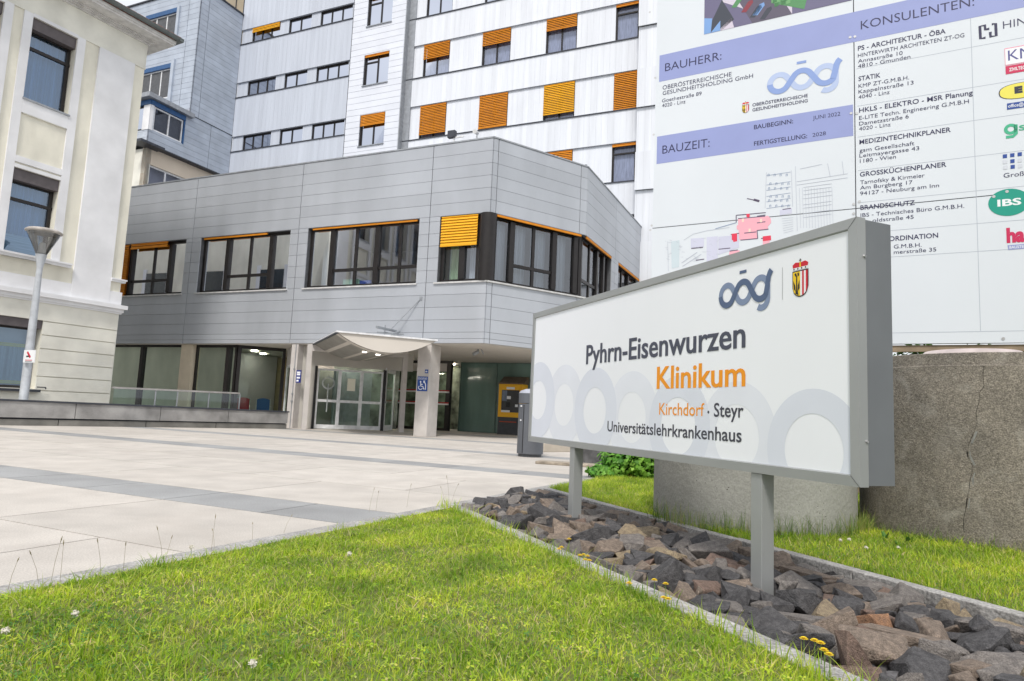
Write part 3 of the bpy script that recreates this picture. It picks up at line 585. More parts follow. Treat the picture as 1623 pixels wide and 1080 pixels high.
# ------------------------------------------------------------------ wing left of the tower
W0=L.uz(362.6,275)[0]; WP=Pl(L.P(W0,0),23.8); VB=Pl(WP.P(-3.15,0),-66.2)
wg=thing('shingled_wing',WP.P(-1.5,0),'blue grey shingle clad wing with flat roof between the cream villa and the tower','building')
m=MB(); zr=25.1
shr=[round(17.2+.33*k,3) for k in range(25)]
cells((m,WP),-3.15,-.02,17.2,zr,[],shr,[-2.55],.014,-.06,0,ugap=.03)
cells((m,VB),0,12,17.2,zr,[(1.75,4.6,18.5,20.65),(1.75,4.6,22.1,24.15)],shr,[.95],.014,-.06,0,ugap=.03)
lowr=[round(14.47+.34*k,3) for k in range(9)]
cells((m,WP),-5.6,-.02,14.47,17.15,[(-5.36,-3.45,15.3,16.9)],lowr,[-1.6],.012,-.06,0,ugap=.03)
m.build('shingle_cladding',WINGM,wg)
VL2=Pl(WP.P(-5.6,0),-66.2); m=MB(); cells((m,VL2),0,8,14.47,17.15,[(.5,4,15.25,16.9)],lowr,[],.012,-.06,0); m.build('bay_wall',mat('pale_blue_render',(.50,.55,.63),.8),wg)
m=MB(); 
def quadpl(a,b): return [(p[0],p[1]) for p in (a,b)]
body=[WP.P(-3.15,0,-.08),WP.P(0,0,-.08),WP.P(6,0,-.08),WP.P(6,0,-13),WP.P(-3.1,0,-13)]; body=[(p[0],p[1]) for p in body]
b2=[WP.P(-3.07,0,-.08),WP.P(-.02,0,-.08),WP.P(-.02,0,-13),WP.P(-3.07,0,-13)]; m.prism([(p[0],p[1]) for p in b2],17.1,zr-.1)
b3=[WP.P(-5.5,0,-.3),WP.P(-.02,0,-.3),WP.P(-.02,0,-9),WP.P(-5.5,0,-9)]; m.prism([(p[0],p[1]) for p in b3],14.5,17.05); m.build('core',CLAD_GAP,wg)
m=MB(); m.box(WP,-3.25,-.02,zr,zr+.08,-.4,.08); m.box(VB,-.1,12,zr,zr+.08,-.4,.081); m.build('roof_edge',DKTRIM,wg); m=MB(); m.box(WP,-3.1,-.02,17.155,17.195,-.05,.02); m.build('dark_flashing',DKTRIM,wg); m=MB(); m.box(WP,-5.6,-.3,14.40,14.465,-.3,.12); m.box(WP,-6.2,-4.75,14.33,14.46,-.5,.35); m.build('dark_flashing',DKTRIM,wg)
m=MB(); m.box(WP,-5.95,-3.02,16.95,17.2,-4,.28); m.build('slab_roof',GREYTRIM,wg)
m=MB(); m.box(WP,-5.6,-3.4,16.66,16.92,-.3,.06,0); m.box(WP,-3.47,-3.4,15.28,16.66,-.2,.04,0); m.box(VL2,-.02,4,16.66,16.92,-.3,.06,0); m.box(WP,-5.58,-5.4,15.25,16.65,-.15,.03,1); m.box(VL2,0,.5,15.25,16.65,-.15,.03,1)
m.build('bay_panel',[BLUEP,WHITEP],wg)
window(wg,WP,-5.36,-3.5,15.3,16.64,-.03,mull=(-4.4,),fw=.08,fm=WFRAME,gm=GLT); window(wg,VL2,.5,3.9,15.3,16.64,-.05,mull=(1.6,2.8),fw=.06,fm=FRAME,gm=GLT)
for z0,z1 in((18.52,20.36),(22.12,23.88)):
    window(wg,VB,1.95,4.55,z0,z1,-.05,mull=(2.8,3.7),fw=.07,fm=WFRAME,gm=GLT)
    m=MB(); m.box(VB,1.85,4.6,z1,z1+.27,-.1,.05); m.build('blue_lintel',BLUEP,wg)
m=MB(); m.box(VB,1.62,1.86,17.3,20.8,-.05,.12); m.box(VB,1.66,1.86,21.95,24.2,-.05,.10); m.build('downpipe',WINGM,wg)
m=MB(); m.box(VB,.0,.35,17.22,17.35,0,.25); m.box(VB,2.2,2.6,18.15,18.35,0,.25); m.build('bracket',mat('rust_brown',(.25,.12,.07),.8),wg)
# interior backdrops of the wing windows + cream lower storey
CW=Pl(WP.p,23.8,-.3); m=MB()
cells((m,CW),-5.35,-.1,6.0,14.40,[(-5.1,-1.9,11.6,13.5)],[],[],0,-.3,0); VC=Pl(CW.P(-5.35,0),-66.2); 
m.build('apricot_wall',PINKC,wg); m=MB(); m.box(VC,0.0,7,6,14.32,-.3,.0); m.build('cream_wall',CREAM2,wg)
window(wg,CW,-5.1,-1.9,11.6,13.5,-.1,mull=(-4.0,-2.9),fw=.10,fm=WFRAME,gm=GLT)
m=MB(); m.box(CW,-5.3,-.1,6,14.3,-3,-.6); m.build('core',ROOMW,wg)
m=MB(); rb=Pl(WP.P(3.5,0),-66.2); m.box(L,21.8,30,24.2,28.4,-1.6,-1.5,0); 
for k in range(8): m.box(L,21.9+k*1.1,21.94+k*1.1,24.2,28.4,-1.5,-1.44,1)
m.box(L,21.8,26,25.9,25.98,-1.5,-1.2,1); m.build('rooftop_screen',[mat('tan_screen_panel',(.40,.34,.25),.8,0,.1,1),DKTRIM],tw)
# ------------------------------------------------------------------ cream villa on the left
ca=math.atan2(ray(171,638)[0],ray(171,638)[1]); DV=23.5
O_=Pl((DV*math.sin(ca),DV*math.cos(ca)),28.35); OE=Pl(O_.p,28.35-90)     # front face; end face hidden behind
k_=DV/23.0; zz_=lambda z: .85+(z-.85)*k_
vil=thing('cream_villa',O_.P(-3,0),'cream rendered villa with white pilasters and red tiled eaves','building')
zl=zz_(3.5); ze=zz_(10.95); zt=zz_(11.72); LEFT=-14.0
pitch=1.83*k_; wins=[( -3.15*k_-pitch*i, -2.0*k_-pitch*i) for i in range(6)]
rowsz=[(zz_(8.61),zz_(10.88)),(zz_(4.38),zz_(6.70))]
gwin=[(-3.55*k_-2.3*i,-2.0*k_-2.3*i,zz_(.93),zz_(2.78)) for i in range(4)]
uops=[(a,b,z0,z1) for a,b in wins for z0,z1 in rowsz]
m=MB(); cells((m,O_),LEFT,0,0,zt+.05,uops+gwin,[],[],0,-.35,0); pass
m.build('wall',CREAM,vil)
m=MB(); m.prism([(p[0],p[1]) for p in(O_.P(LEFT,0,-.6),O_.P(-.31,0,-.6),O_.P(-.31,0,-16),O_.P(LEFT,0,-16))],0,zt); m.box(O_,-.3,0,0,zt,-16,-.351); m.build('inner_core',CREAM,vil)
m=MB()
for i in range(4):
    for z0,z1 in rowsz: m.box(OE,2.2+3.4*i,3.5+3.4*i,z0,z1,-.05,-.004,0); m.box(OE,2.0+3.4*i,2.2+3.4*i,z0-.2,z1+.2,-.06,-.004,1); m.box(OE,3.5+3.4*i,3.7+3.4*i,z0-.2,z1+.2,-.06,-.004,1)
m.box(OE,0,16,zl-.2,zl,-.14,-.002,1); m.build('end_wall_window',[MATS.get('opposite_window') or mat('opposite_window',(.04,.05,.06),.2),WHITEP],vil)
# rusticated ground floor
m=MB(); gr=[.15]+[round(zz_(z),3) for z in(.89,1.27,1.65,2.02,2.39,2.76)]
cells((m,O_),LEFT,.0,0.0,zl-.25,gwin,gr,[],.025,.001,.045); m.box(O_,-.045,.045,0,zl-.25,-.5,.0); m.build('rusticated_base',CREAM2,vil)
m=MB()
for a,b,c,d in((zl-.10,zl+.02,.20,0),(zl-.2,zl-.10,.12,0),(zl-.25,zl-.2,.08,0),(zl+.02,zl+.42,.05,0)): m.box(O_,LEFT,.0+c*.9,a,b,-.3,c)
m.box(O_,LEFT,-1.50*k_,zl+.85,zl+.92,0,.13); m.box(O_,LEFT,-1.50*k_,zl+.92,zl+.97,0,.17); m.box(O_,-.33*k_,.10,zl+.72,zl+.78,-.3,.08); m.box(O_,-.33*k_,.13,zl+.78,zl+.82,-.3,.11)
m.build('string_course',WHITEP,vil)
m=MB(); m.box(O_,-1.39*k_,-.33*k_,zl+.02,ze,0,.06)
for a,b in wins:
    m.box(O_,a-.22,a-.002,zl+.97,ze,0,.05); m.box(O_,b+.002,b+.22,zl+.97,ze,0,.05)
    for z0,z1 in rowsz: m.box(O_,a-.0,b+.0,z1+.003,z1+.1,0,.05); m.box(O_,a,b,z0-.42,z0-.003,0,.05) if z0>zz_(6) else None
    z=zz_(7.0); m.box(O_,a,b,z-.15,z+.02,0,.05)
m.build('pilaster',WHITEP,vil)
m=MB()
for a,b in wins:
    m.box(O_,a+.05,b-.05,zz_(8.18),zz_(8.22),0,.04)
m.box(O_,LEFT,.02,ze+.003,ze+.06,-.3,.03); m.box(O_,LEFT,.02,ze+.06,zt+.02,-.3,.015); m.build('entablature',CREAM2,vil)
m=MB()
for i,(z0,z1,o) in enumerate(((zt+.02,zt+.08,.06),(zt+.08,zt+.13,.12),(zt+.13,zt+.17,.17))): m.box(O_,LEFT,o,z0,z1,-2,o)
m.box(O_,LEFT,.56,zt+.17,zt+.23,-16,.54); m.box(O_,LEFT,.59,zt+.23,zt+.34,-16,.57); m.build('eaves_cornice',mat('eaves_white',(.66,.65,.64),.85),vil)
m=MB(); n=8; 
for i in range(n):
    a0=math.pi*i/n; a1=math.pi*(i+1)/n; r=.085
    for (ua,ub) in((LEFT,.74),): m.quad(O_.P(ua,zt+.42-r*math.sin(a0),.65-r*math.cos(a0)),O_.P(ub,zt+.42-r*math.sin(a0),.65-r*math.cos(a0)),O_.P(ub,zt+.42-r*math.sin(a1),.65-r*math.cos(a1)),O_.P(ua,zt+.42-r*math.sin(a1),.65-r*math.cos(a1)))
m.box(O_,LEFT,.74,zt+.42,zt+.44,.72,.75); m.box(O_,.60,.74,zt+.34,zt+.44,-16,.735); m.build('gutter',mat('zinc_gutter',(.16,.18,.18),.5,.4),vil)
m=MB(); TILE=mat('red_roof_tile',(.42,.12,.06),.85,0,.25,6,isl=.15)
for j in range(30):
    o1=.68-.28*j; z=zt+.43+.15*j; ue=.68-.28*j
    for u in np.arange(LEFT,ue-.1,.22): m.box(O_,u+.01,min(u+.2,ue),z,z+.06,o1-.34,o1)
m.build('tiled_roof',TILE,vil)
for i,(a,b) in enumerate(wins):
    for j,(z0,z1) in enumerate(rowsz):
        Wn=window(vil,O_,a+.02,b-.02,z0,z1-.28,-.22,trans=((a,b,z0+(z1-z0)*.66),),fw=.085,gm=GLO,sill=.08)
        q=MB(); q.box(O_,a+.004,b-.004,z1-.32,z1-.004,-.25,-.02); q.build('shutter_box',mat('grey_brown_box',(.11,.095,.10),.6),Wn)
        if i==1 and j==0:
            blind(Wn,O_,a+.1,b-.1,z0+.05,z1-.33,-.18,flat('grey_shutter',(110,118,125)),pitch=.06,tilt=.01)
        curtain(Wn,O_,a+.05,b-.05,z0+(.6 if j else .05),z1-.3,-.45,mat('blue_grey_curtain',(.30,.43,.60),.9,0,.25,10,stretch=(1,1,.02)))
        if j==1: q=MB(); q.box(O_,a+.1,b-.1,z0+.08,z0+.62,-.32,-.30); q.build('half_blind',mat('pleated_half_blind',(.50,.60,.62),.9,0,.15,30,stretch=(.05,.05,1)),Wn)
for a,b,z0,z1 in gwin:
    Wn=window(vil,O_,a+.02,b-.02,z0,z1-.22,-.22,fw=.07,gm=GLO)
    q=MB(); q.box(O_,a+.004,b-.004,z1-.24,z1-.004,-.25,.0); q.build('shutter_box',MATS['grey_brown_box'],Wn)
    q=MB(); q.box(O_,a-.05,b+.08,z0-.09,z0-.02,-.2,.16); q.tube(O_.P(b+.0,z0+.05,.12),O_.P(b+.22,z0+.05,.12),.015,n=6); q.tube(O_.P(b+.22,z0+.05,.12),O_.P(b+.22,z0-.0,.12),.015,n=6); q.build('sill',DKTRIM,Wn)
    curtain(Wn,O_,a+.06,b-.06,z0+.18,z1-.75,-.36,mat('green_white_curtain',(.46,.54,.50),.9,0,.2,10,stretch=(1,1,.02)))
    q=MB(); q.box(O_,a+.1,b-.1,z1-.78,z1-.68,-.33,-.325); q.box(O_,a+.1,b-.1,z0+.1,z0+.2,-.33,-.325); q.build('curtain_trim',flat('yellow_trim',(220,205,60)),Wn)
# ------------------------------------------------------------------ parapet wall, railing, lamp, chairs
p0=gnd(0,674.5); p1=gnd(455,680.2); azp=math.degrees(math.atan2(p1[0]-p0[0],p1[1]-p0[1])); PW=Pl(p0,azp); PL_=float(np.linalg.norm(p1-p0))
pw=thing('parapet_wall',PW.P(PL_/2,0),'low weathered concrete wall with black coping edging the forecourt','wall')
ztl=PW.uz(0,633)[1]; ztr=PW.uz(455,652.5)[1]; zt_=(ztl+ztr)/2
joints=[PW.uz(x,650)[0] for x in(120,255,363)]
def pz(u): return ztl+(ztr-ztl)*u/PL_
m=MB(); us=[-8]+joints+[PL_]
for a,b in zip(us[:-1],us[1:]): 
    za,zb=pz(a)-.035,pz(b)-.035; lo=lambda u:.19*(pz(u)/zt_)
    m.hexa([PW.P(a+.008,lo(a),-.25),PW.P(b-.008,lo(b),-.25),PW.P(b-.008,lo(b),0),PW.P(a+.008,lo(a),0),PW.P(a+.008,za,-.25),PW.P(b-.008,zb,-.25),PW.P(b-.008,zb,0),PW.P(a+.008,za,0)])
WCON=mat('weathered_concrete',(.31,.305,.30),.9,0,.3,1.6,bump=.4,bscale=30,detail=8)
m.build('concrete_slab',WCON,pw)
m=MB()
us2=[-8]+[j-.35 for j in joints]+[PL_]
for a,b in zip(us2[:-1],us2[1:]): m.box(PW,a+.01,b-.01,-.02,.155,-.3,-.03)
m.build('base_course',mat('dirty_concrete',(.20,.195,.18),.9,0,.3,1.6,bump=.3,bscale=30),pw)
m=MB(); m.hexa([PW.P(-8,pz(-8)-.033,-.3),PW.P(PL_+.02,pz(PL_)-.033,-.3),PW.P(PL_+.02,pz(PL_)-.033,.03),PW.P(-8,pz(-8)-.033,.03),PW.P(-8,pz(-8)+.01,-.3),PW.P(PL_+.02,pz(PL_)+.01,-.3),PW.P(PL_+.02,pz(PL_)+.01,.03),PW.P(-8,pz(-8)+.01,.03)])
m.box(PW,-8,PL_-.02,.155,.20,-.3,-.12); m.build('coping',DKTRIM,pw)  # second, lower strip is dark to paint the shade in the gap under the slabs
RL=Pl(p0,azp,-.4); r0=RL.uz(178,613); r1=RL.uz(380,622.5); r2=(PL_-.3,None)
rl=thing('glass_railing',RL.P((r0[0]+r1[0])/2,0),'frameless glass railing with steel handrail behind the low wall','railing')
m=MB(); m.hexa([RL.P(r0[0],r0[1]-.05,-.03),RL.P(r1[0],r1[1]-.05,-.03),RL.P(r1[0],r1[1]-.05,.03),RL.P(r0[0],r0[1]-.05,.03),RL.P(r0[0],r0[1],-.03),RL.P(r1[0],r1[1],-.03),RL.P(r1[0],r1[1],.03),RL.P(r0[0],r0[1],.03)]); m.build('handrail',mat('steel_handrail',(.45,.43,.42),.35,.6),rl)
m=MB(); n=4; xs=[178,246,281,331,380]; uu=[RL.uz(x,630)[0] for x in xs]
for a,b in zip(uu[:-1],uu[1:]): m.rect(RL,a+.02,b-.02,.15,min(r0[1],r1[1])-.04,0)
m.build('glass_panel',GLR,rl,fix=False)
m=MB(); [m.box(RL,u-.012,u+.012,0,min(r0[1],r1[1])-.03,-.02,.02) for u in uu[1:]]; m.build('post',GREYTRIM,rl)
la=math.atan2(ray(37,634)[0],ray(37,634)[1]); lx,ly=21.2*math.sin(la),21.2*math.cos(la); LP=Pl((lx,ly),-66.2)
zb=lambda y,x: LP.uz(x,y)[1]
zlamp=zb(366,66); zc0=zb(404,62)
lamp=thing('street_lamp',(lx,ly,0),'grey street lamp with funnel shaped clear head in front of the villa','lamp')
m=MB(); m.lathe((lx,ly,0),[(.13,0),(.13,.02),(.105,.05),(.10,2),(.07,zc0-.55),(.07,zc0-.35),(.12,zc0-.06),(.13,zc0)],20); m.build('pole',mat('pale_lamp_grey',(.50,.53,.57),.4,.1),lamp,smooth=True)
m=MB(); m.lathe((lx,ly,0),[(.12,zc0),(.13,zc0+.02),(.38,zlamp-.08)],24); m.build('diffuser',glass('clear_diffuser',(.78,.8,.8),.12),lamp,smooth=True,fix=False)
m=MB(); m.lathe((lx,ly,0),[(0,zc0+.02),(.10,zc0+.03),(.07,zc0+.3),(0,zc0+.34)],16); m.build('lamp_body',WFRAME,lamp,smooth=True)
m=MB(); m.lathe((lx,ly,0),[(.37,zlamp-.09),(.42,zlamp-.06),(.42,zlamp-.03),(.37,zlamp+.01),(.2,zlamp+.04),(0,zlamp+.05)],28); m.build('hood',mat('weathered_hood',(.48,.45,.42),.7,0,.2,5),lamp,smooth=True)
NS=Pl((lx,ly),-40,.0); a=LP.uz(38.5,555,.16); b=LP.uz(54,575,.16)
ns=thing('no_smoking_sign',LP.P(a[0],b[1],.16),'small white sign with red slashed symbol strapped to the lamp post','sign')
m=MB(); m.box(LP,min(a[0],b[0]),max(a[0],b[0]),b[1],a[1],.145,.16); m.build('plate',WH,ns)
P=lambda x,y:(a[0]+(b[0]-a[0])*x,b[1]+(a[1]-b[1])*y)
m=MB(); ribbon(m,LP,[P(.3,.85),P(.62,.4)],.06,.162,0); ribbon(m,LP,[P(.25,.48),P(.5,.5)],.04,.162,1); m.poly(LP,[P(*q) for q in((.2,.16),(.8,.16),(.8,.22),(.2,.22))],.162,0); m.poly(LP,[P(*q) for q in((.2,.06),(.8,.06),(.8,.1),(.2,.1))],.162,1)
m.build('print',[flat('sign_red',(200,30,60)),flat('print_dark',(50,60,60))],ns)
def chair(x,y,rz,col,label):
    t=thing('lobby_chair',(x,y,.02),label,'chair'); a=math.cos(rz),math.sin(rz)
    def Q(px,py,pz_): return (x+px*a[0]-py*a[1],y+px*a[1]+py*a[0],pz_+.02)
    m=MB(); N=8
    for i in range(N):                                  # curved backrest shell
        t0,t1=-1+2*i/N,-1+2*(i+1)/N
        f=lambda s:(s*.24,.22+.05*(1-s*s))
        (xa,ya),(xb,yb)=f(t0),f(t1); zt0=.98-.06*t0*t0; zt1=.98-.06*t1*t1
        m.hexa([Q(xa,ya,.5),Q(xb,yb,.5),Q(xb,yb+.025,.5),Q(xa,ya+.025,.5),Q(xa,ya+.08,zt0),Q(xb,yb+.08,zt1),Q(xb,yb+.105,zt1),Q(xa,ya+.105,zt0)])
    m.build('backrest',col,t); m=MB(); m.hexa([Q(-.24,-.22,.45),Q(.24,-.22,.45),Q(.23,.22,.45),Q(-.23,.22,.45),Q(-.24,-.22,.5),Q(.24,-.22,.5),Q(.23,.22,.5),Q(-.23,.22,.5)]); m.build('seat',col,t,bevel=.02)
    for sx in(-1,1):
        m=MB(); m.tube(Q(sx*.26,-.2,0),Q(sx*.26,-.2,.66),.014,n=8); m.tube(Q(sx*.26,.28,0),Q(sx*.26,.34,.96),.014,n=8); m.tube(Q(sx*.26,-.2,.66),Q(sx*.26,.31,.66),.018,n=8); m.build('side_frame',WFRAME,t)
q=A.P(A.uz(387,620,-2.3)[0],0,-2.3); chair(q[0],q[1],R(200),flat('chair_red',(190,60,80)),'red visitor chair behind the lobby window')
q=A.P(A.uz(420,620,-2.6)[0],0,-2.6); chair(q[0],q[1],R(195),flat('chair_blue',(60,110,185)),'blue visitor chair behind the lobby window')
# ------------------------------------------------------------------ payment machine, bin, stone blocks
az_=Pl(un(0,6.05),-66.2); 
u0,_=az_.uz(789.5,640); u1,_=az_.uz(828,640); u0,u1=max(u0,u1),min(u0,u1)
at_=thing('payment_machine',az_.P((u0+u1)/2,0),'yellow parking payment machine with sloping brown hood by the glass wall','machine')
zf=az_.uz(810,609)[1]; zbk=zf+.32; dpt=-.5
m=MB(); m.box(az_,u1,u0,.72*zf/2.1,zf,dpt,0); m.build('yellow_body',mat('machine_yellow',(.95,.50,.01),.45,0,.03,2),at_,bevel=.01)
m=MB(); m.box(az_,u1+.01,u0-.01,0,.72*zf/2.1-.002,dpt,-.01); m.build('plinth',mat('anthracite',(.05,.055,.065),.5),at_)
m=MB(); e=.04; m.hexa([az_.P(u1-e,zf+.002,dpt-e),az_.P(u0+e,zf+.002,dpt-e),az_.P(u0+e,zf+.002,.05),az_.P(u1-e,zf+.002,.05),az_.P(u1-e,zbk,dpt-e),az_.P(u0+e,zbk,dpt-e),az_.P(u0-.02,zf+.05,.05),az_.P(u1+.02,zf+.05,.05)]); m.build('hood',mat('brown_hood',(.17,.13,.10),.6,.2),at_)
f=lambda x:u0+(u1-u0)*x; g2=lambda y:zf*(1-y)
m=MB(); m.box(az_,f(.86),f(.14),g2(.56),g2(.12),0,.012); m.build('control_panel',mat('panel_dark',(.045,.045,.05),.4),at_)
m=MB(); m.box(az_,f(.36),f(.16),g2(.34),g2(.13),.013,.016,0); m.box(az_,f(.5),f(.34),g2(.46),g2(.36),.013,.03,1); m.box(az_,f(.82),f(.72),g2(.45),g2(.40),.013,.04,2); m.box(az_,f(.52),f(.36),g2(.30),g2(.24),.013,.016,2); m.box(az_,f(.5),f(.14),g2(.56),g2(.52),.013,.016,2); m.box(az_,f(.66),f(.33),g2(.105),g2(.06),.002,.006,2)
m.build('screen_and_slots',[mat('screen_glass',(.18,.22,.30),.15),BLACK,WH],at_)
m=MB(); put_text(m,az_,'Bezahlautomat',f(.1),f(.8),g2(.75),g2(.75),.05,.004); m=MB(); m.box(az_,f(.78),f(.08),g2(.755),g2(.74),.001,.004); m.build('red_line_print',flat('print_red',(190,70,30)),at_)
bx_,by_=.46,13.55; bn_=thing('litter_bin',(bx_,by_,0),'grey round litter bin with domed lid standing on the paving','bin'); zB=1.26; rB=.265
GB=mat('bin_grey',(.13,.14,.16),.45,.3,.05,3)
m=MB(); m.lathe((bx_,by_,0),[(0,.06),(rB,.06),(rB,zB-.22),(rB-.0,zB-.21)],32); m.build('body',GB,bn_,smooth=True)
m=MB(); m.lathe((bx_,by_,0),[(rB-.03,0),(rB-.03,.06),(0,.06)],28); m.build('plinth',mat('bin_plinth',(.07,.075,.085),.5),bn_)
m=MB(); m.lathe((bx_,by_,0),[(rB+.004,zB-.2),(rB+.004,zB-.0)],32); m.build('collar',GB,bn_,smooth=True)
m=MB(); m.lathe((bx_,by_,0),[(rB+.004,zB),(rB-.03,zB+.05),(rB*.5,zB+.09),(0,zB+.1)],32); m.build('domed_lid',mat('lid_light',(.42,.44,.50),.5,.2),bn_,smooth=True)
m=MB(); aa=math.atan2(-by_,-bx_)-.62; m.bx((bx_+rB*math.cos(aa),by_+rB*math.sin(aa),.55),(.012,.014,.95),aa); m.build('door_seam',BLACK,bn_)
m=MB(); 
for z in(.72,1.0): m.bx((bx_+(rB+.005)*math.cos(aa-.25),by_+(rB+.005)*math.sin(aa-.25),z),(.02,.03,.03),aa)
m.build('lock',WFRAME,bn_)
STONE=mat('rough_kerbstone',(.36,.31,.25),.9,0,.3,6,bump=.6,bscale=30)
def block(name,pa,pb,dep,h,m_,label,cat,z0=0):
    a=np.array(pa[:2]); b=np.array(pb[:2]); c=(a+b)/2; l=np.linalg.norm(b-a); rz=math.atan2(b[1]-a[1],b[0]-a[0]); nrm=np.array([-math.sin(rz),math.cos(rz)]); 
    q=MB(); q.bx((c[0]+nrm[0]*dep/2,c[1]+nrm[1]*dep/2,z0+h/2),(l,dep,h),rz); o=q.build(name,m_,origin=(c[0],c[1],z0),bevel=.012); return tag(o,label,cat)
block('stone_kerb',gnd(848,735.5),gnd(960,743),.35,.05,STONE,'rough brown edging stone lying flat beside the ivy','kerbstone')
block('stone_bench',gnd(862,717),gnd(925,716.5),.5,.20,mat('sand_stone',(.50,.45,.38),.85,0,.1,3,bump=.2),'long pale sandstone block behind the litter bin','stone block')
block('granite_block',gnd(925,735),gnd(985,738),.5,.32,mat('dark_granite',(.10,.10,.105),.6,0,.3,9,bump=.1),'dark grey granite block between the paving and ivy','granite block')
# ------------------------------------------------------------------ concrete rings with planting
def ring(cx,cy,r,h,m_,label,crack=False):
    t=thing('concrete_ring',(cx,cy,0),label,'concrete ring'); q=MB()
    N=96; n1=rng.normal(0,.003,(N,)); prof=[(r,-.02),(r+.002,h*.3),(r-.001,h*.7),(r,h-.10),(r-.012,h-.095),(r-.014,h-.004),(r-.02,h),(r-.12,h+.002),(r-.125,h-.15)]
    q.lathe((cx,cy,0),prof,N); q.build('ring_wall',m_,t,smooth=True)
    s=MB(); s.lathe((cx,cy,0),[(0,h-.12),(r-.12,h-.14)],24); s.build('soil',mat('dark_soil',(.05,.04,.03),.95,0,.3,8,bump=.5),t)
    return t
RC1=mat('pitted_grey_concrete',(.36,.36,.335),.9,0,.12,1.8,bump=.35,bscale=26,detail=8)
RC2=mat('old_brown_concrete',(.26,.232,.195),.95,0,.22,3.0,bump=.35,bscale=80,detail=9,col2=(.175,.158,.135)); speck(RC2,120,.62,1.35); speck(RC2,45,.8,1.2); stain(RC2,1.6,.6,(.15,.135,.12)); stain(RC2,5,.5,(.42,.40,.36)); speck(RC1,80,.88,1.08)
def pits(m):                                           # small dark blow holes
    t=m.node_tree; b=t.nodes['Principled BSDF']; L_=t.links; src=b.inputs['Base Color'].links[0].from_socket
    v=t.nodes.new('ShaderNodeTexVoronoi'); v.inputs['Scale'].default_value=26; tcn=t.nodes.new('ShaderNodeTexCoord'); mp=t.nodes.new('ShaderNodeMapping'); mp.inputs['Scale'].default_value=(1,1,1.6); mp.inputs['Rotation'].default_value=(.4,.3,.2)
    L_.new(tcn.outputs['Object'],mp.inputs[0]); L_.new(mp.outputs[0],v.inputs['Vector'])
    n=t.nodes.new('ShaderNodeTexNoise'); n.inputs['Scale'].default_value=7; L_.new(tcn.outputs['Object'],n.inputs['Vector'])
    mu=t.nodes.new('ShaderNodeMath'); mu.operation='MULTIPLY'; mr=t.nodes.new('ShaderNodeMapRange'); mr.inputs[1].default_value=.45; mr.inputs[2].default_value=.7; mr.inputs[3].default_value=0; mr.inputs[4].default_value=.16
    L_.new(n.outputs[0],mr.inputs[0]); lt2=t.nodes.new('ShaderNodeMath'); lt2.operation='LESS_THAN'; L_.new(v.outputs['Distance'],lt2.inputs[0]); L_.new(mr.outputs[0],lt2.inputs[1])
    mi=t.nodes.new('ShaderNodeMixRGB'); mi.inputs[2].default_value=(.07,.065,.06,1); L_.new(lt2.outputs[0],mi.inputs[0]); L_.new(src,mi.inputs[1]); L_.new(mi.outputs[0],b.inputs['Base Color'])
pits(RC1)
ring(2.172,6.0,.84,1.30,RC1,'smooth pale grey concrete ring directly behind the sign')
r2=ring(4.03,5.662,.95,1.455,RC2,'weathered brown concrete ring with a crack at the right edge')
def oncyl(x,y,cx=4.03,cy=5.662,r=.95,out=.002):
    d=ray(x,y); dd=d[:2]; c=np.array([cx,cy]); rr=r+out; A_=dd@dd; B_=-2*dd@c; C_=c@c-rr*rr; s=B_*B_-4*A_*C_
    if s<0: return None
    t=(-B_-math.sqrt(s))/(2*A_); return CAM+t*d
cr_=[(1559,580),(1558,596),(1560,612),(1553,622),(1551,640),(1547,655),(1549,668),(1544,684),(1536,703),(1533,716),(1534,724),(1541,738),(1541,750),(1538,758),(1536,775),(1533,790),(1531,806),(1527,824),(1528,845)]
m=MB(); 
for i in range(len(cr_)-1):
    a=oncyl(*cr_[i]); b=oncyl(*cr_[i+1]); wv=.0008+.0013*random.random()
    if i in(9,15): wv+=.003
    tdir=np.cross((a+b)/2-np.array([4.03,5.662,a[2]]),[0,0,1.]); tdir/=np.linalg.norm(tdir)
    m.quad(a-tdir*wv,a+tdir*wv,b+tdir*wv*.8,b-tdir*wv*.8)
m.build('crack',mat('crack_dark',(.02,.018,.015),.95),r2,fix=False)
m=MB()
for i in range(7,len(cr_)-3):
    a=oncyl(cr_[i][0]+4,cr_[i][1],out=.0015); b=oncyl(cr_[i+1][0]+4,cr_[i+1][1],out=.0015); wv=.004+.004*math.sin(i*2.1)
    tdir=np.cross((a+b)/2-np.array([4.03,5.662,a[2]]),[0,0,1.]); tdir/=np.linalg.norm(tdir); m.quad(a-tdir*wv,a+tdir*wv,b+tdir*wv,b-tdir*wv)
m.build('lime_streak',mat('lime_grey',(.27,.27,.26),.95,0,.2,20),r2,fix=False)
pr=gnd(1540,557,1.5); d3=ray(1540,556); tt=8.4/np.linalg.norm(d3[:2]); pc=CAM+d3*tt
pk=thing('pink_tub',(pc[0],pc[1],0),'pinkish round plastic lid showing above the brown concrete ring','tub'); q=MB(); q.lathe((pc[0],pc[1],0),[(.45,0),(.46,pc[2]-.15),(.48,pc[2]-.13),(.48,pc[2]-.07),(.42,pc[2]-.02),(0,pc[2]-.0)],40); q.build('lid',mat('pinkish_plastic',(.50,.43,.42),.6),pk,smooth=True)
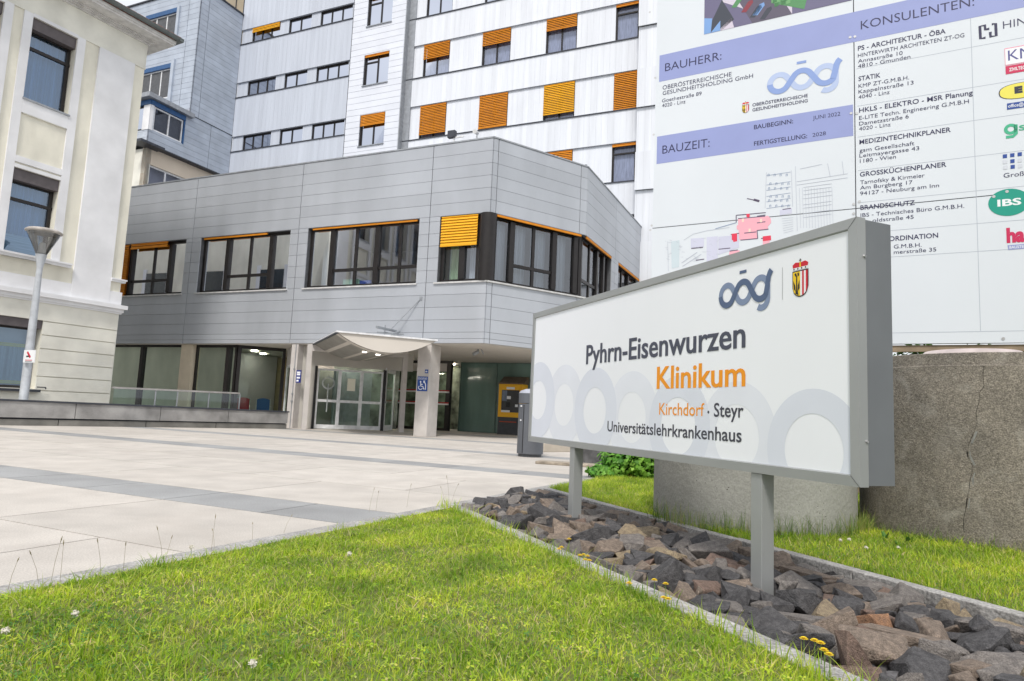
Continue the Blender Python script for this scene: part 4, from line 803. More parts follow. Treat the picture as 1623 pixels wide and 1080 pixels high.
# ------------------------------------------------------------------ construction board
db=9.5; pe=ray(1418,545)/np.linalg.norm(ray(1418,545)[:2])*db; E_=Pl(pe,-60.9)
bd0=thing('construction_board',E_.P(.5,0),'huge white construction information board with lavender heading bands','board')
uL=E_.uz(1033,385)[0]; uS=E_.uz(1355,200)[0]; zS=(E_.uz(1024,363.5)[1]+E_.uz(1360,331)[1]+E_.uz(1623,304)[1])/3
zBt=(E_.uz(1418,545.7)[1]+E_.uz(1623,544.5)[1])/2; uR=uS-(uL-uS); zTop=zS+3.75
g_=.006; q=MB()
for a,b in((uS,uL),(uR,uS)):
    for z0,z1 in((zBt,zS),(zS,zTop)): q.box(E_,a+g_,b-g_,z0+g_,z1-g_,-.02,0)
q.build('white_sheet',BOARDW,bd0)
q=MB(); q.box(E_,uR,uL,zBt+.0,zTop,-.026,-.021); q.build('joint_strip',mat('joint_grey',(.12,.12,.14),.8),bd0)
q=MB(); q.box(E_,uR,uL,zBt-.09,zBt-.01,-.10,-.03)
for z in(zS-.05,zTop-.2,zS+1.8): q.box(E_,uR,uL,z,z+.1,-.12,-.03)
for u in(uL-.3,uS,uR+.3): q.box(E_,u-.08,u+.08,0,zTop,-.3,-.13)
q.build('timber_support',mat('timber',(.30,.23,.16),.85,0,.2,4,stretch=(1,1,.2)),bd0)
LAV=flat('lavender_band',(146,156,206)); INK=flat('navy_ink',(38,38,80)); INKB=flat('navy_bold_ink',(32,32,72))
def zband(yl,xl,yr,xr): return (E_.uz(xl,yl)[1]+E_.uz(xr,yr)[1])/2
q=MB(); b1t=zband(88.4,1045.5,18,1360); b1b=zband(130,1044.5,66,1360); uBL=E_.uz(1045,110)[0]
q.rect(E_,uR+.02,uBL,b1b,b1t,.0015)
b2t=zband(217,1042,165.6,1354); b2b=zband(260.7,1040,215,1354); q.rect(E_,uS+.02,E_.uz(1041,240)[0],b2b,b2t,.0015)
q.build('heading_band',LAV,bd0,fix=False)
thin=[("BAUHERR:",1054,112.8,1143.5,95.2,12.3),("BAUZEIT:",1049.8,243.6,1124.7,233.4,12.8),("KONSULENTEN:",1364.4,46.7,1544.3,9.3,13.3)]
reg=[("OBERÖSTERREICHISCHE",1050.2,141.6,1159.4,121.8,7),("GESUNDHEITSHOLDING GmbH",1050.2,150.5,1193.5,123.9,6.6),("Goethestraße 89",1049.2,162.9,1112,150.7,6),("4020 - Linz",1049.2,169.9,1086.4,164.4,6),
("JUNI 2022",1288.3,190.1,1331.9,183.5,6.5),("2028",1287.8,217,1308.9,214.5,6.3),("HINTERWIRTH ARCHITEKTEN ZT-OG",1359.8,90.7,1528.5,59.6,6.5),("Annastraße 10",1359.8,100,1430.7,87,6.3),("4810 - Gmunden",1359.8,107.8,1443,93.1,6.3),
("KMP ZT-G.M.B.H.",1360.7,139.8,1440.9,125.9,6.5),("Kappelnstraße 13",1360.7,148.7,1448,133.7,6.3),("4040 - Linz",1360.7,157,1410,149,6.3),("E-LITE Techn. Engineering G.M.B.H",1361.7,190.7,1535.7,163.3,6.5),("Dametzstraße 6",1361.6,198.9,1440.4,187.8,6.3),("4020 - Linz",1361.6,207.1,1411.6,200.4,6.3),
("gsm Gesellschaft",1362.2,241.8,1449.3,230,6.5),("Leitmayergasse 43",1362.2,250,1457,237.8,6.3),("1180 - Wien",1362.9,258.2,1420,251.6,6.3),("Tarnofsky & Kirmeier",1363.3,292.2,1465.6,281.1,6.5),("Am Burgberg 17",1363.3,301.1,1446.2,291.6,6.3),("94127 - Neuburg am Inn",1363.3,310,1488.4,296.7,6.3),
("IBS - Technisches Büro G.M.B.H.",1364,344.4,1528.4,329.6,6.5),("oldstraße 45",1383,352.5,1448.2,346.7,6.3),("G.M.B.H.",1416.7,394.4,1460.7,391,6.5),("merstraße 35",1416.7,403,1484,398.2,6.3)]
bold=[("OBERÖSTERREICHISCHE",1192.5,169.3,1280.2,153.7,5),("GESUNDHEITSHOLDING",1192.5,177.1,1280.2,161.8,5),("BAUBEGINN:",1195,205,1257,195.9,7),("FERTIGSTELLUNG:",1195,230.9,1279.3,219.6,7),("PS - ARCHITEKTUR - ÖBA",1359.8,80,1498.9,53.3,7.4),("STATIK",1360.7,128.7,1395.6,122.6,7.4),
("HKLS - ELEKTRO - MSR Planung",1361.7,178.7,1541.9,150.4,7.4),("MEDIZINTECHNIKPLANER",1362.2,229.3,1507,208.9,7.4),("GROSSKÜCHENPLANER",1362.9,280.4,1500,264,7.4),("BRANDSCHUTZ",1363.8,332.9,1450,324.9,7.4),("ORDINATION",1409,382.4,1487,376.7,7.6)]
def line_(pl,par,m_,a,o,b):
    q=MB(); text_px(q,pl,*a,o,0,b); q.build('lettering',m_,par,fix=False)
for t_ in thin: line_(E_,bd0,INK,t_,.003,-.004)
for t_ in reg: line_(E_,bd0,INK,(*t_[:5],t_[5]*.92),.003,-.002)
for t_ in bold:
    line_(E_,bd0,INK,(*t_[:5],t_[5]*.95),.003,.011); 
line_(E_,bd0,INK,('HIN',1590,46.3,1627,38.5,12),.003,-.01); line_(E_,bd0,INK,('Groß',1590.7,282.7,1623,277.8,7),.003,0)
q1=MB(); c1=E_.uz(1235,131); c3=E_.uz(1308.5,119.7); c1=(c1[0],(c1[1]+c3[1])/2); c3=(c3[0],c1[1]); logo(q1,q1,E_,c1,c3,.003,0,1); q1.build('logo',[flat('logo_pale_blue',(178,194,228)),flat('logo_blue',(136,160,214))],bd0,fix=False)
SHM=[flat('heraldic_black',(30,28,30)),flat('heraldic_yellow',(238,200,30)),flat('heraldic_red',(205,30,50)),WH]; smi=dict(k=0,y=1,r=2,w=3)
cu=E_.uz(1181.8,173); hh=E_.uz(1181.8,166)[1]-E_.uz(1181.8,179)[1]; q=MB(); shield(q,E_,cu[0],cu[1],abs(E_.uz(1176,172)[0]-E_.uz(1187,172)[0]),hh,.003,-1,smi); q.build('coat_of_arms',SHM,bd0,fix=False)
# company marks on the right
def nl():
    global q
    if q.f: q.build('company_logo',LG,bd0,fix=False)
    q=MB()
LG=[INKB,INK,flat('logo_cobalt',(30,70,150)),flat('logo_violet',(70,70,140)),flat('logo_crimson',(200,30,85)),flat('pink_line',(230,130,160)),WH,flat('logo_yellow',(232,222,90)),flat('logo_black',(35,40,60)),flat('logo_green',(60,175,135)),flat('logo_greyline',(205,210,220)),flat('logo_teal',(0,150,130)),LAV]
EP=lambda x,y:E_.uz(x,y)
def polp(mb,pts,o=.003,mi=0): mb.poly(E_,[EP(*p) for p in pts],o,mi)
q=MB()
def stroke(pts,w_,o=.003,mi=0): ribbon(q,E_,[EP(*p) for p in pts],w_,o,mi)
stroke([(1562,60),(1554,61.5),(1553,42),(1561,40.5),(1561.5,47),(1568,46)],.03); stroke([(1572,39),(1578,38),(1579,57),(1570,58.5),(1569.5,51)],.03)
nl(); text_px(q,E_,'KM',1598,97,1636,89.5,16,.003,3,0)
polp(q,[(1592,77.5),(1660,65),(1661,93),(1593,104.5)],.0022,5); polp(q,[(1592.8,78.5),(1660,66.2),(1660,92.5),(1593.7,103.5)],.0026,6)
polp(q,[(1593.5,105.5),(1660,94),(1661,107),(1594,118.5)],.0026,4); text_px(q,E_,'ZIVILTEC',1599.5,113.5,1625,109,5,.0034,6,.02)
nl(); cp_=EP(1627,142); pts=[]; rw=.26; rh=abs(EP(1600,131)[1]-EP(1600,155)[1])/2
for i in range(28): a_=2*math.pi*i/28; pts.append((cp_[0]+rw*math.copysign(abs(math.cos(a_))**.7,math.cos(a_)),cp_[1]+rh*math.copysign(abs(math.sin(a_))**.8,math.sin(a_))))
q.poly(E_,[(cp_[0]+(x-cp_[0])*1.04,cp_[1]+(y-cp_[1])*1.06) for x,y in pts],.0026,0); q.poly(E_,pts,.003,7); text_px(q,E_,'E',1608,148,1621,146,9,.0036,8,.09)
nl(); polp(q,[(1596,164.5),(1660,155),(1660,165),(1596,174.5)],.003,2); text_px(q,E_,'office@e',1598,171,1626,167,5,.0036,6,.01)
def gl(cx,cy,r,arcs): pass
nl(); g0=EP(1602,205); rg=abs(EP(1593,205)[0]-g0[0])*.9
ribbon(q,E_,[(g0[0]+rg*math.cos(t_),g0[1]+rg*math.sin(t_)) for t_ in np.linspace(0,6.283,24)],.035,.003,9); ribbon(q,E_,[(g0[0]-rg,g0[1]+rg),(g0[0]-rg,g0[1]-rg*1.3),(g0[0]-rg*.4,g0[1]-rg*1.9),(g0[0]+rg,g0[1]-rg*1.9)],.035,.003,9)
text_px(q,E_,'s',1615,207,1626,206,12,.003,9,.01)
nl()
for x,y,s in((1592.7,248,1),(1604.4,246.3,1),(1616.2,244.8,1),(1604.6,255.8,1),(1605,264.8,1),(1593,257,0),(1593.5,266,0),(1616.5,254.5,0),(1617,263.5,0)): polp(q,[(x-3.4,y-2.6),(x+3.4,y-3.4),(x+3.4,y+2.6),(x-3.4,y+3.3)],.003,2 if s else 10)
nl(); ci=EP(1598.9,321); q.poly(E_,[(ci[0]+.20*math.cos(a_),ci[1]+.165*math.sin(a_)) for a_ in np.linspace(0,6.283,33)[:-1]],.003,11); text_px(q,E_,'IBS',1581,328,1619,323.5,10,.0036,6,.03)
nl(); text_px(q,E_,'ha',1595.6,384,1625,382,21,.003,4,.05); polp(q,[(1597,389),(1640,386),(1640,393),(1598,396.5)],.003,12); text_px(q,E_,'BAUSTEL',1600,394.5,1626,392.5,4,.0036,6,.01)
nl(); 0 and q.build('company_logo',[INKB,INK,flat('logo_cobalt',(30,70,150)),flat('logo_violet',(70,70,140)),flat('logo_crimson',(200,30,85)),flat('pink_line',(230,130,160)),WH,flat('logo_yellow',(232,222,90)),flat('logo_black',(35,40,60)),flat('logo_green',(60,175,135)),flat('logo_greyline',(205,210,220)),flat('logo_teal',(0,150,130)),LAV],bd0,fix=False)
# thin table lines
q=MB(); uV=E_.uz(1541,100)[0]
for x,y in((1500,91),(1500,154),(1500,206),(1500,262),(1500,312),(1500,363),(1600,400)):
    z=EP(x,y-(8 if y<300 else 4))[1]; q.rect(E_,uR+.05,uS-.03,z,z+.006,.001)
q.rect(E_,uV,uV+.006,zBt+.15,b1b,.0012); q.rect(E_,uR,uL,zBt+.14,zBt+.146,.0012); q.build('table_line',flat('faint_line',(176,184,196)),bd0,fix=False)
q=MB()
for x,y in((1030,20),(1038.5,124),(1036,214),(1033,358),(1031,365),(1347.5,59.5),(1355,58.5),(1349,180),(1358,180),(1353,324),(1353,339),(1362,320),(1575,312),(1596,304),(1590,537)):
    a,b=EP(x,y); q.poly(E_,[(a+.018*math.cos(i),b+.018*math.sin(i)) for i in np.linspace(0,6.28,9)[:-1]],.006)
q.build('screw_head',mat('screw_white',(.6,.6,.6),.3,.5),bd0,fix=False)
# site plan drawing
X=lambda x,y:(1020+x/4.697,200+y/4.697)
q=MB()
def pp(pts,mi,o=.002): q.poly(E_,[EP(*X(*p)) for p in pts],o,mi)
def ln(a,b,mi=3,w_=.006,o=.0026): ribbon(q,E_,[EP(*X(*a)),EP(*X(*b))],w_,o,mi)
pp([(352,838),(450,832),(450,898),(352,908)],2); pp([(470,828),(553,820),(553,1010),(470,1025)],2); pp([(557,825),(710,810),(712,905),(557,960)],2); pp([(1015,625),(1105,612),(1105,650),(1015,665)],2); pp([(640,935),(715,925),(715,960),(635,975)],0)
pp([(205,860),(268,850),(265,1050),(210,1060)],4)
pp([(703,690),(905,672),(925,668),(948,690),(950,720),(925,750),(930,768),(845,778),(850,838),(722,850),(708,838),(708,775),(694,768),(694,742),(705,735)],0)
for a,b in(((703,690),(905,672)),((845,778),(850,838)),((850,838),(722,850)),((930,768),(845,778))): ln(a,b,3,.012)
pp([(657,803),(697,798),(697,858),(670,864),(666,850),(657,850)],1,.003); pp([(888,822),(948,815),(950,850),(888,858)],1,.003); pp([(888,858),(940,852),(938,872),(888,890)],0); pp([(766,655),(790,653),(790,668),(797,668),(779,684),(762,670),(767,670)],1,.003)
ln((690,665),(910,645),3,.012); ln((690,665),(690,720),3,.012); ln((690,720),(535,765),5,.012)
for y in(355,425,465,510,550,600): ln((915,y+15),(1095,y-12),5,.006)
for y in(345,410,445,505,535,575):
    for k in range(4): x=925+k*45+(y*7%17); ln((x,y+14),(x,y+30),5,.008); ln((x+10,y+12),(x+10,y+28),5,.008); ln((x,y+14),(x+10,y+12),5,.006)
ln((915,345),(905,610),6); ln((1100,330),(1110,600),6)
for y in(445,470,500,530,575,600,640,670): ln((1190,y+12),(1400,y-15),6)
for x in range(1160,1420,22): ln((x,460),(x+10,760),6,.004)
for k in range(7): ln((1030+k*2,690+k*18),(1115,682+k*16),6,.004)
ln((1130,300),(1145,780),6); ln((1165,320),(1330,285),6); ln((1370,280),(1390,378),6); ln((1478,262),(1490,360),6); ln((1140,415),(1520,355),6); ln((1140,440),(1520,385),6)
ln((283,1020),(400,940),6,.012); ln((290,1045),(430,955),6,.012); ln((370,805),(470,780),6); ln((470,780),(640,755),6); ln((180,860),(185,1080),6); ln((300,850),(370,805),6)
ln((770,540),(862,560),3,.012); ln((820,548),(862,560),3,.03)
for k,(x,y) in enumerate(((355,912),(558,918),(640,932),(845,722),(750,798),(390,1000),(650,808),(875,838),(1035,622),(845,672))): ln((x,y),(x+(88 if k in(0,1,4) else 62),y-9),3,.013)
for x,y in((790,775),(875,702),(740,700)): pp([(x-8,y-10),(x+8,y-12),(x+8,y+14),(x-8,y+16)],7,.003)
for i in range(40): x=random.uniform(160,560); y=random.uniform(830,1010); ln((x,y),(x+random.uniform(5,40),y-random.uniform(-12,12)),6,.004)
q.build('site_plan',[flat('plan_pink',(240,175,190)),flat('plan_red',(225,55,85)),flat('plan_lavender',(204,206,226)),flat('plan_ink',(95,85,110)),flat('plan_stream',(200,214,222)),flat('plan_blueline',(150,165,190)),flat('plan_faint',(188,194,206)),flat('plan_pale',(240,215,200))],bd0,fix=False)
# aerial picture at the top
uA,uB=E_.uz(1116,50)[0],E_.uz(1350,0)[0]; zA=(E_.uz(1116,56)[1]+E_.uz(1351,-.5)[1])/2; q=MB()
Y=lambda x,y:(uA+(uB-uA)*x,zA+1.6*y)
def pa(pts,mi,o=.003): q.poly(E_,[Y(*p) for p in pts],o,mi)
pa([(0,0),(1,0),(1,1),(0,1)],0,.002); pa([(.1,.62),(.35,.0),(.62,.0),(.32,.75)],1); 
pa([(.13,.28),(.50,.0),(.62,.0),(.62,.32),(.22,.62)],2,.0026); pa([(.02,.02),(.13,.3),(.22,.08),(.13,.0)],5,.0032); pa([(0,.0),(.05,.0),(.06,.14),(0,.16)],4,.0034); pa([(.05,.0),(.12,.0),(.12,.1)],4,.0034)
pa([(.48,.15),(.70,.02),(.74,.22),(.60,.36),(.48,.3)],3,.0034); pa([(.12,.36),(.28,.44),(.25,.52),(.12,.46)],3,.0034); pa([(.1,.0),(.22,.0),(.2,.1)],2,.0032)
for k,(x,y,mi) in enumerate(((.20,.20,3),(.27,.13,6),(.33,.06,5),(.35,.075,4),(.40,.02,5),(.13,.30,3))): 
    pa([(x,y),(x+.035,y-.01),(x+.085,y+.07),(x+.08,y+.10),(x+.05,y+.09)],mi,.0038)
pa([(.74,.22),(1,.1),(1,0),(.7,0)],0,.0036); pa([(.85,.18),(1,.12),(1,.3),(.88,.3)],7,.0038)
for i in range(60):
    x,y=random.uniform(.49,.69),random.uniform(.12,.30); r=.014; pa([(x-r,y-.02),(x+r,y-.014),(x+r,y+.02),(x-r,y+.02)],8+(i%2),.0040+i*.00002)
for i in range(40):
    x,y=random.uniform(0,.97),random.uniform(.4,.95); s=random.uniform(.02,.07); pa([(x,y),(x+s*.5,y-.03),(x+s*.5,y+.05),(x,y+.06)],random.choice([0,1,2,3,5,7]),.0042+i*.00002)
q.build('aerial_picture',[flat('aer_mauve',(104,100,132)),flat('aer_slate',(90,84,104)),flat('aer_paving',(206,198,214)),flat('aer_green',(80,140,90)),flat('aer_blue',(120,160,215)),flat('aer_dark',(56,62,76)),flat('aer_red',(135,50,65)),flat('aer_grey',(150,165,160)),flat('aer_leaf',(60,120,70)),flat('aer_leaf2',(110,165,110))],bd0,fix=False)
# ------------------------------------------------------------------ the clinic sign
SP=gnd(1207,922,.05); S=Pl(SP,-21.7,.012); UN,UF,SZ0,SZ1,SD_=-.606,3.057,.595,1.812,.222
sg=thing('clinic_sign',S.P(1.2,0,-.1),'large white clinic name sign in a grey frame on two posts in the rocks','sign')
fw=.047; q=MB()
def fr(u0,u1,z0,z1):                                     # mitred front frame with a small bevel to the face
    o1=0.0; o2=-.055; b=.006
    outer=[(u0,z0),(u1,z0),(u1,z1),(u0,z1)]; inner=[(u0+fw,z0+fw),(u1-fw,z0+fw),(u1-fw,z1-fw),(u0+fw,z1-fw)]; e2=[(u0+fw+b,z0+fw+b),(u1-fw-b,z0+fw+b),(u1-fw-b,z1-fw-b),(u0+fw+b,z1-fw-b)]
    for i in range(4):
        j=(i+1)%4; q.quad(S.P(*outer[i],-.002),S.P(*outer[j],-.002),S.P(*inner[j],.0),S.P(*inner[i],.0)); q.quad(S.P(*inner[i],0),S.P(*inner[j],0),S.P(*e2[j],-.012),S.P(*e2[i],-.012)); q.quad(S.P(*outer[i],o2),S.P(*outer[j],o2),S.P(*outer[j],-.002),S.P(*outer[i],-.002))
fr(UN,UF,SZ0,SZ1); q.build('front_frame',ALU,sg,fix=False)
q=MB(); 
for (a,b,c,d) in((UN,SZ0,UN+fw,SZ0+fw),(UN,SZ1,UN+fw,SZ1-fw),(UF,SZ0,UF-fw,SZ0+fw),(UF,SZ1,UF-fw,SZ1-fw)): ribbon(q,S,[(a,b),(c,d)],.0018,.0006)
q.build('mitre_joint',BLACK,sg,fix=False)
q=MB(); q.box(S,UN+fw-.002,UF-fw+.002,SZ0+fw-.002,SZ1-fw+.002,-.03,-.011); q.build('white_face',SIGNW,sg)
q=MB(); q.box(S,UN+.006,UF-.006,SZ0+.006,SZ1-.006,-SD_,-.056); 
KS=S
nr=26
for i in range(nr):                                       # vertical ribs of the side extrusion, both ends
    o=-.062-(SD_-.066)*i/(nr-1)
    for u in(UN+.006,UF-.006): 
        s_=-1 if u<0 else 1; q.hexa([S.P(u,SZ0+.006,o-.0017),S.P(u,SZ0+.006,o+.0017),S.P(u+s_*.003,SZ0+.006,o+.0012),S.P(u+s_*.003,SZ0+.006,o-.0012),S.P(u,SZ1-.006,o-.0017),S.P(u,SZ1-.006,o+.0017),S.P(u+s_*.003,SZ1-.006,o+.0012),S.P(u+s_*.003,SZ1-.006,o-.0012)])
q.build('ribbed_casing',ALUD,sg)
q=MB()
for z in(SZ0+.20,SZ1-.18): c_=S.P(UN+.0,z,-.045); n_=-S.d; q.tube(np.array(c_)-n_*0.0,np.array(c_)+n_*.007,.008,.006,n=12)
q.build('screw',mat('steel_screw',(.6,.6,.6),.25,.9),sg)
q=MB(); q.rect(S,UN+.02,UN+.16,SZ1+.0015,SZ1+.0035,-.02); a=[S.P(UN+.03,SZ1+.0012,-.006),S.P(UN+.19,SZ1+.0012,-.006),S.P(UN+.19,SZ1+.0012,-.03),S.P(UN+.03,SZ1+.0012,-.03)]; q.quad(*a); q.build('sticker',WH,sg,fix=False)
for u in(0.0,None):
    if u is None: u=S.uz(909,760,-.012)[0]-.0
    q=MB(); q.box(S,u-.0,u+.082,-.15,SZ0-.001,-.094,-.012); q.box(S,u+.006,u+.076,SZ0-.012,SZ0+.002,-.088,.0) if False else None
    q.build('post',ALU,sg,bevel=.004)
FO=-.0105
DK=flat('sign_slate_ink',(72,76,92)); DK2=flat('sign_dark_ink',(62,64,76)); OR=mat('sign_orange_ink',(.86,.31,.004),.45,0,.01,2); LO1=flat('logo_steel_light',(126,142,172)); LO2=flat('logo_steel_dark',(84,102,134))
WM1=flat('watermark_pale',(226,230,240)); WM2=flat('watermark_pale_two',(218,223,235))
# watermark of interlaced rings at the foot of the face, clipped to it
def clip(pts,umin,umax,zmin,zmax):
    def cl(P_,f,inter):
        o=[]; n=len(P_)
        for i in range(n):
            a,b=P_[i],P_[(i+1)%n]; fa,fb=f(a),f(b)
            if fa>=0: o.append(a)
            if (fa>=0)!=(fb>=0): t=fa/(fa-fb); o.append((a[0]+(b[0]-a[0])*t,a[1]+(b[1]-a[1])*t))
        return o
    for f in(lambda p:p[0]-umin,lambda p:umax-p[0],lambda p:p[1]-zmin,lambda p:zmax-p[1]):
        if len(pts)>=3: pts=cl(pts,f,None)
    return pts
w1=S.uz(820+1240/2.618,560+148/2.618); w2=S.uz(820+905/2.618,560+120/2.618); w4=S.uz(820+480/2.618,560+75/2.618)
h7l=S.uz(820+1110/2.618,690)[0]; h7r=S.uz(820+1355/2.618,720)[0]; h7t=S.uz(820+1240/2.618,560+305/2.618)[1]
ro=.5*abs(S.uz(820+1080/2.618,690)[0]-S.uz(1350,690)[0])
hr=abs(h7l-h7r)/2; thk=w1[1]-h7t; ro=hr+thk; cu7=(h7l+h7r)/2
pitch_=abs(w1[0]-w2[0]); pitch_=max(pitch_,ro*1.05)
q=MB(); 
lim=(UN+fw+.004,UF-fw-.004,SZ0+fw+.004,SZ1-.2)
for k in range(-1,8):
    u=2.879-.536*k; cz=.982-.0413*k; hr=hv=.178; ro=ov=.352-.009*k
    for i in range(48):
        t0,t1=2*math.pi*i/48,2*math.pi*(i+1)/48; ra,rb=hr,ro
        pts=[(u+rb*math.cos(t0),cz+ov*math.sin(t0)),(u+rb*math.cos(t1),cz+ov*math.sin(t1)),(u+ra*math.cos(t1),cz+hv*math.sin(t1)),(u+ra*math.cos(t0),cz+hv*math.sin(t0))]
        pts=clip(pts,*lim)
        if len(pts)>=3: q.poly(S,pts,FO+.0004+(.0003 if k%2==0 else 0),k%2)
q.build('ring_pattern',[WM2,WM1],sg,fix=False)
def tp(body,xl,yl,xr,yr,cap,mi,bold):
    q=MB(); sh=.0 if mi>1 else .0
    for k,dx in enumerate(((-.3,.3) if bold>.02 else (0,))): text_px(q,S,body,xl+dx,yl,xr+dx,yr,cap,FO+.0015+k*.0002,0,min(bold,.012))
    q.build('lettering',(DK,OR,DK2)[mi],sg,fix=False)
tp('Pyhrn-Eisenwurzen',928.9,577.2,1181.1,550.5,29,0,.03); tp('Klinikum',1040.9,616,1181,612,33.7,1,.03)
tp('Kirchdorf',1044.6,657.4,1116,659.7,18.3,1,.005); dq=S.uz(1123,653.5,FO); q=MB(); q.poly(S,[(dq[0]+.0085*math.cos(i),dq[1]+.0085*math.sin(i)) for i in np.linspace(0,6.28,17)[:-1]],FO+.0015); q.build('lettering',DK2,sg,fix=False); tp('Steyr',1131.3,660,1178.3,662.4,21,2,.012); tp('Universitätslehrkrankenhaus',962.5,684,1175.2,700.6,16,2,.012)

c8_=lambda x,y:(1080+x/3.858,340+y/3.858)
a=S.uz(*c8_(281,497),FO); b=S.uz(*c8_(484,452),FO); za=(a[1]+b[1])/2
q=MB(); logo(q,q,S,(a[0],za),(b[0],za),FO+.0015,0,1,1.05); q.build('logo',[LO1,LO2],sg,fix=False)
a=S.uz(*c8_(619,325),FO); b=S.uz(*c8_(628,520),FO); q=MB(); q.rect(S,a[0]-.001,a[0]+.001,b[1],a[1],FO+.0015); q.build('divider_line',flat('line_grey',(120,120,125)),sg,fix=False)
tp_=S.uz(*c8_(728,340),FO); bt=S.uz(*c8_(728,505),FO); lf=S.uz(*c8_(680,400),FO)[0]; rg_=S.uz(*c8_(778,400),FO)[0]
q=MB(); shield(q,S,(lf+rg_)/2,(tp_[1]+bt[1])/2,abs(lf-rg_),tp_[1]-bt[1],FO+.0015,-1,smi); q.build('coat_of_arms',SHM,sg,fix=False)
# ------------------------------------------------------------------ lawns, kerbs, bed
dbv=np.array([math.sin(R(156.2)),math.cos(R(156.2))]); nbv=np.array([-dbv[1],dbv[0]])   # along the bed towards the viewer's right; across to the far kerb
if nbv@np.array([1,0])<0: nbv=-nbv
def bw(s,w): q=Q0+dbv*s+nbv*w; return (q[0],q[1])
# direction of the plaza edge
BWD=1.41; sfar=-BWD*(nbv@nbv)*0
# where the far kerb meets the plaza edge
Mx=np.array([[pe_[0],-dbv[0]],[pe_[1],-dbv[1]]]); tq=np.linalg.solve(Mx,nbv*BWD); sF=tq[1]
def edge(t,off=0): q=Q0+pe_*t; n=np.array([pe_[1],-pe_[0]]); q=q+n*off; return (q[0],q[1])
def strip(mb,a,b,wd,z0,z1,seg=1.0,jit=.004):
    a=np.array(a);b=np.array(b);l=np.linalg.norm(b-a);d=(b-a)/l;n=np.array([d[1],-d[0]]); k=max(1,int(round(l/seg)))
    for i in range(k):
        p=a+d*(l*i/k+.004);q=a+d*(l*(i+1)/k-.004);j=random.uniform(-jit,jit)
        mb.prism([tuple(p),tuple(q),tuple(q+n*wd),tuple(p+n*wd)],z0,z1+j)
kb=MB(); strip(kb,edge(-9.5,-.045),edge(9,-.045),.155,-.22,.012,1.0,.001)
tag(kb.build('plaza_kerb',KERB,bevel=.004),kind='structure')
kb=MB(); strip(kb,bw(.12,.0),bw(9,.0),.115,-.22,.022,1.0); strip(kb,bw(sF+.12,BWD+.09),bw(9,BWD+.09),.09,-.22,.025,1.0)
tag(kb.build('bed_kerb',KERB,bevel=.006),kind='structure')
SOIL=mat('lawn_soil',(.13,.20,.03),.95,0,.3,7,bump=.8,bscale=40,col2=(.13,.13,.045))
def hgt(P):
    P=np.asarray(P,float); D=P-Q0; e1=D@np.array([pe_[1],-pe_[0]])-.13; w=D@nbv; e2=np.where(w<BWD/2,-w-.10,w-BWD-.1); m_=np.clip(np.minimum(e1,e2)*3,0,1)
    x,y=P[...,0],P[...,1]; return .012+m_*.026*np.clip(.45+.3*np.sin(x*2.3+1.3*np.sin(y*1.9))+.3*np.sin(y*3.1+2*np.sin(x*1.7))+.15*np.sin(x*7.3+y*5.9),0,1.2)
def lawnsheet(x0,x1,y0,y1,st=.06):
    xs=np.arange(x0,x1,st); ys=np.arange(y0,y1,st); X_,Y_=np.meshgrid(xs,ys); P=np.c_[X_.ravel(),Y_.ravel()]; Z=hgt(P)-.002; nx=len(xs); ok=(hgt(P)>.0125).reshape(X_.shape)
    m=MB(); m.v=[(a,b,c) for (a,b),c in zip(P,Z)]
    for j in range(len(ys)-1):
        for i in range(nx-1):
            if ok[j,i] and ok[j+1,i] and ok[j,i+1] and ok[j+1,i+1]: m.f.append((j*nx+i,j*nx+i+1,(j+1)*nx+i+1,(j+1)*nx+i)); m.m.append(0)
    return tag(m.build('lawn_soil',SOIL,fix=False,smooth=True),kind='structure')
lawnsheet(-5,3.4,.3,6.4); lawnsheet(.4,7.5,2,11.5,.08)
m=MB(); m.add([(*edge(-.02,.11),.0105),(*edge(-9.5,.11),.0105),(-4.5,-6,.0105),(*bw(9,-.08),.0105),(*bw(.12,-.08),.0105)],[(0,1,2,3,4)]); tag(m.build('lawn_soil',SOIL,fix=False),kind='structure')
m=MB(); m.add([(*bw(9,BWD+.08),.0105),(18,2,.0105),(14,22,.0105),(*edge(9,.11),.0105),(*bw(sF+.1,BWD+.08),.0105)],[(0,1,2,3,4)]); tag(m.build('lawn_soil',SOIL,fix=False),kind='structure')
m=MB(); m.add([(*bw(0,.0),-.13),(*bw(sF,BWD),-.13),(*bw(9,BWD),-.13),(*bw(9,0),-.13)],[(0,1,2,3)]); tag(m.build('bed_floor',mat('bed_dark_earth',(.045,.04,.036),.95,0,.3,9,bump=.8),fix=False),kind='structure')
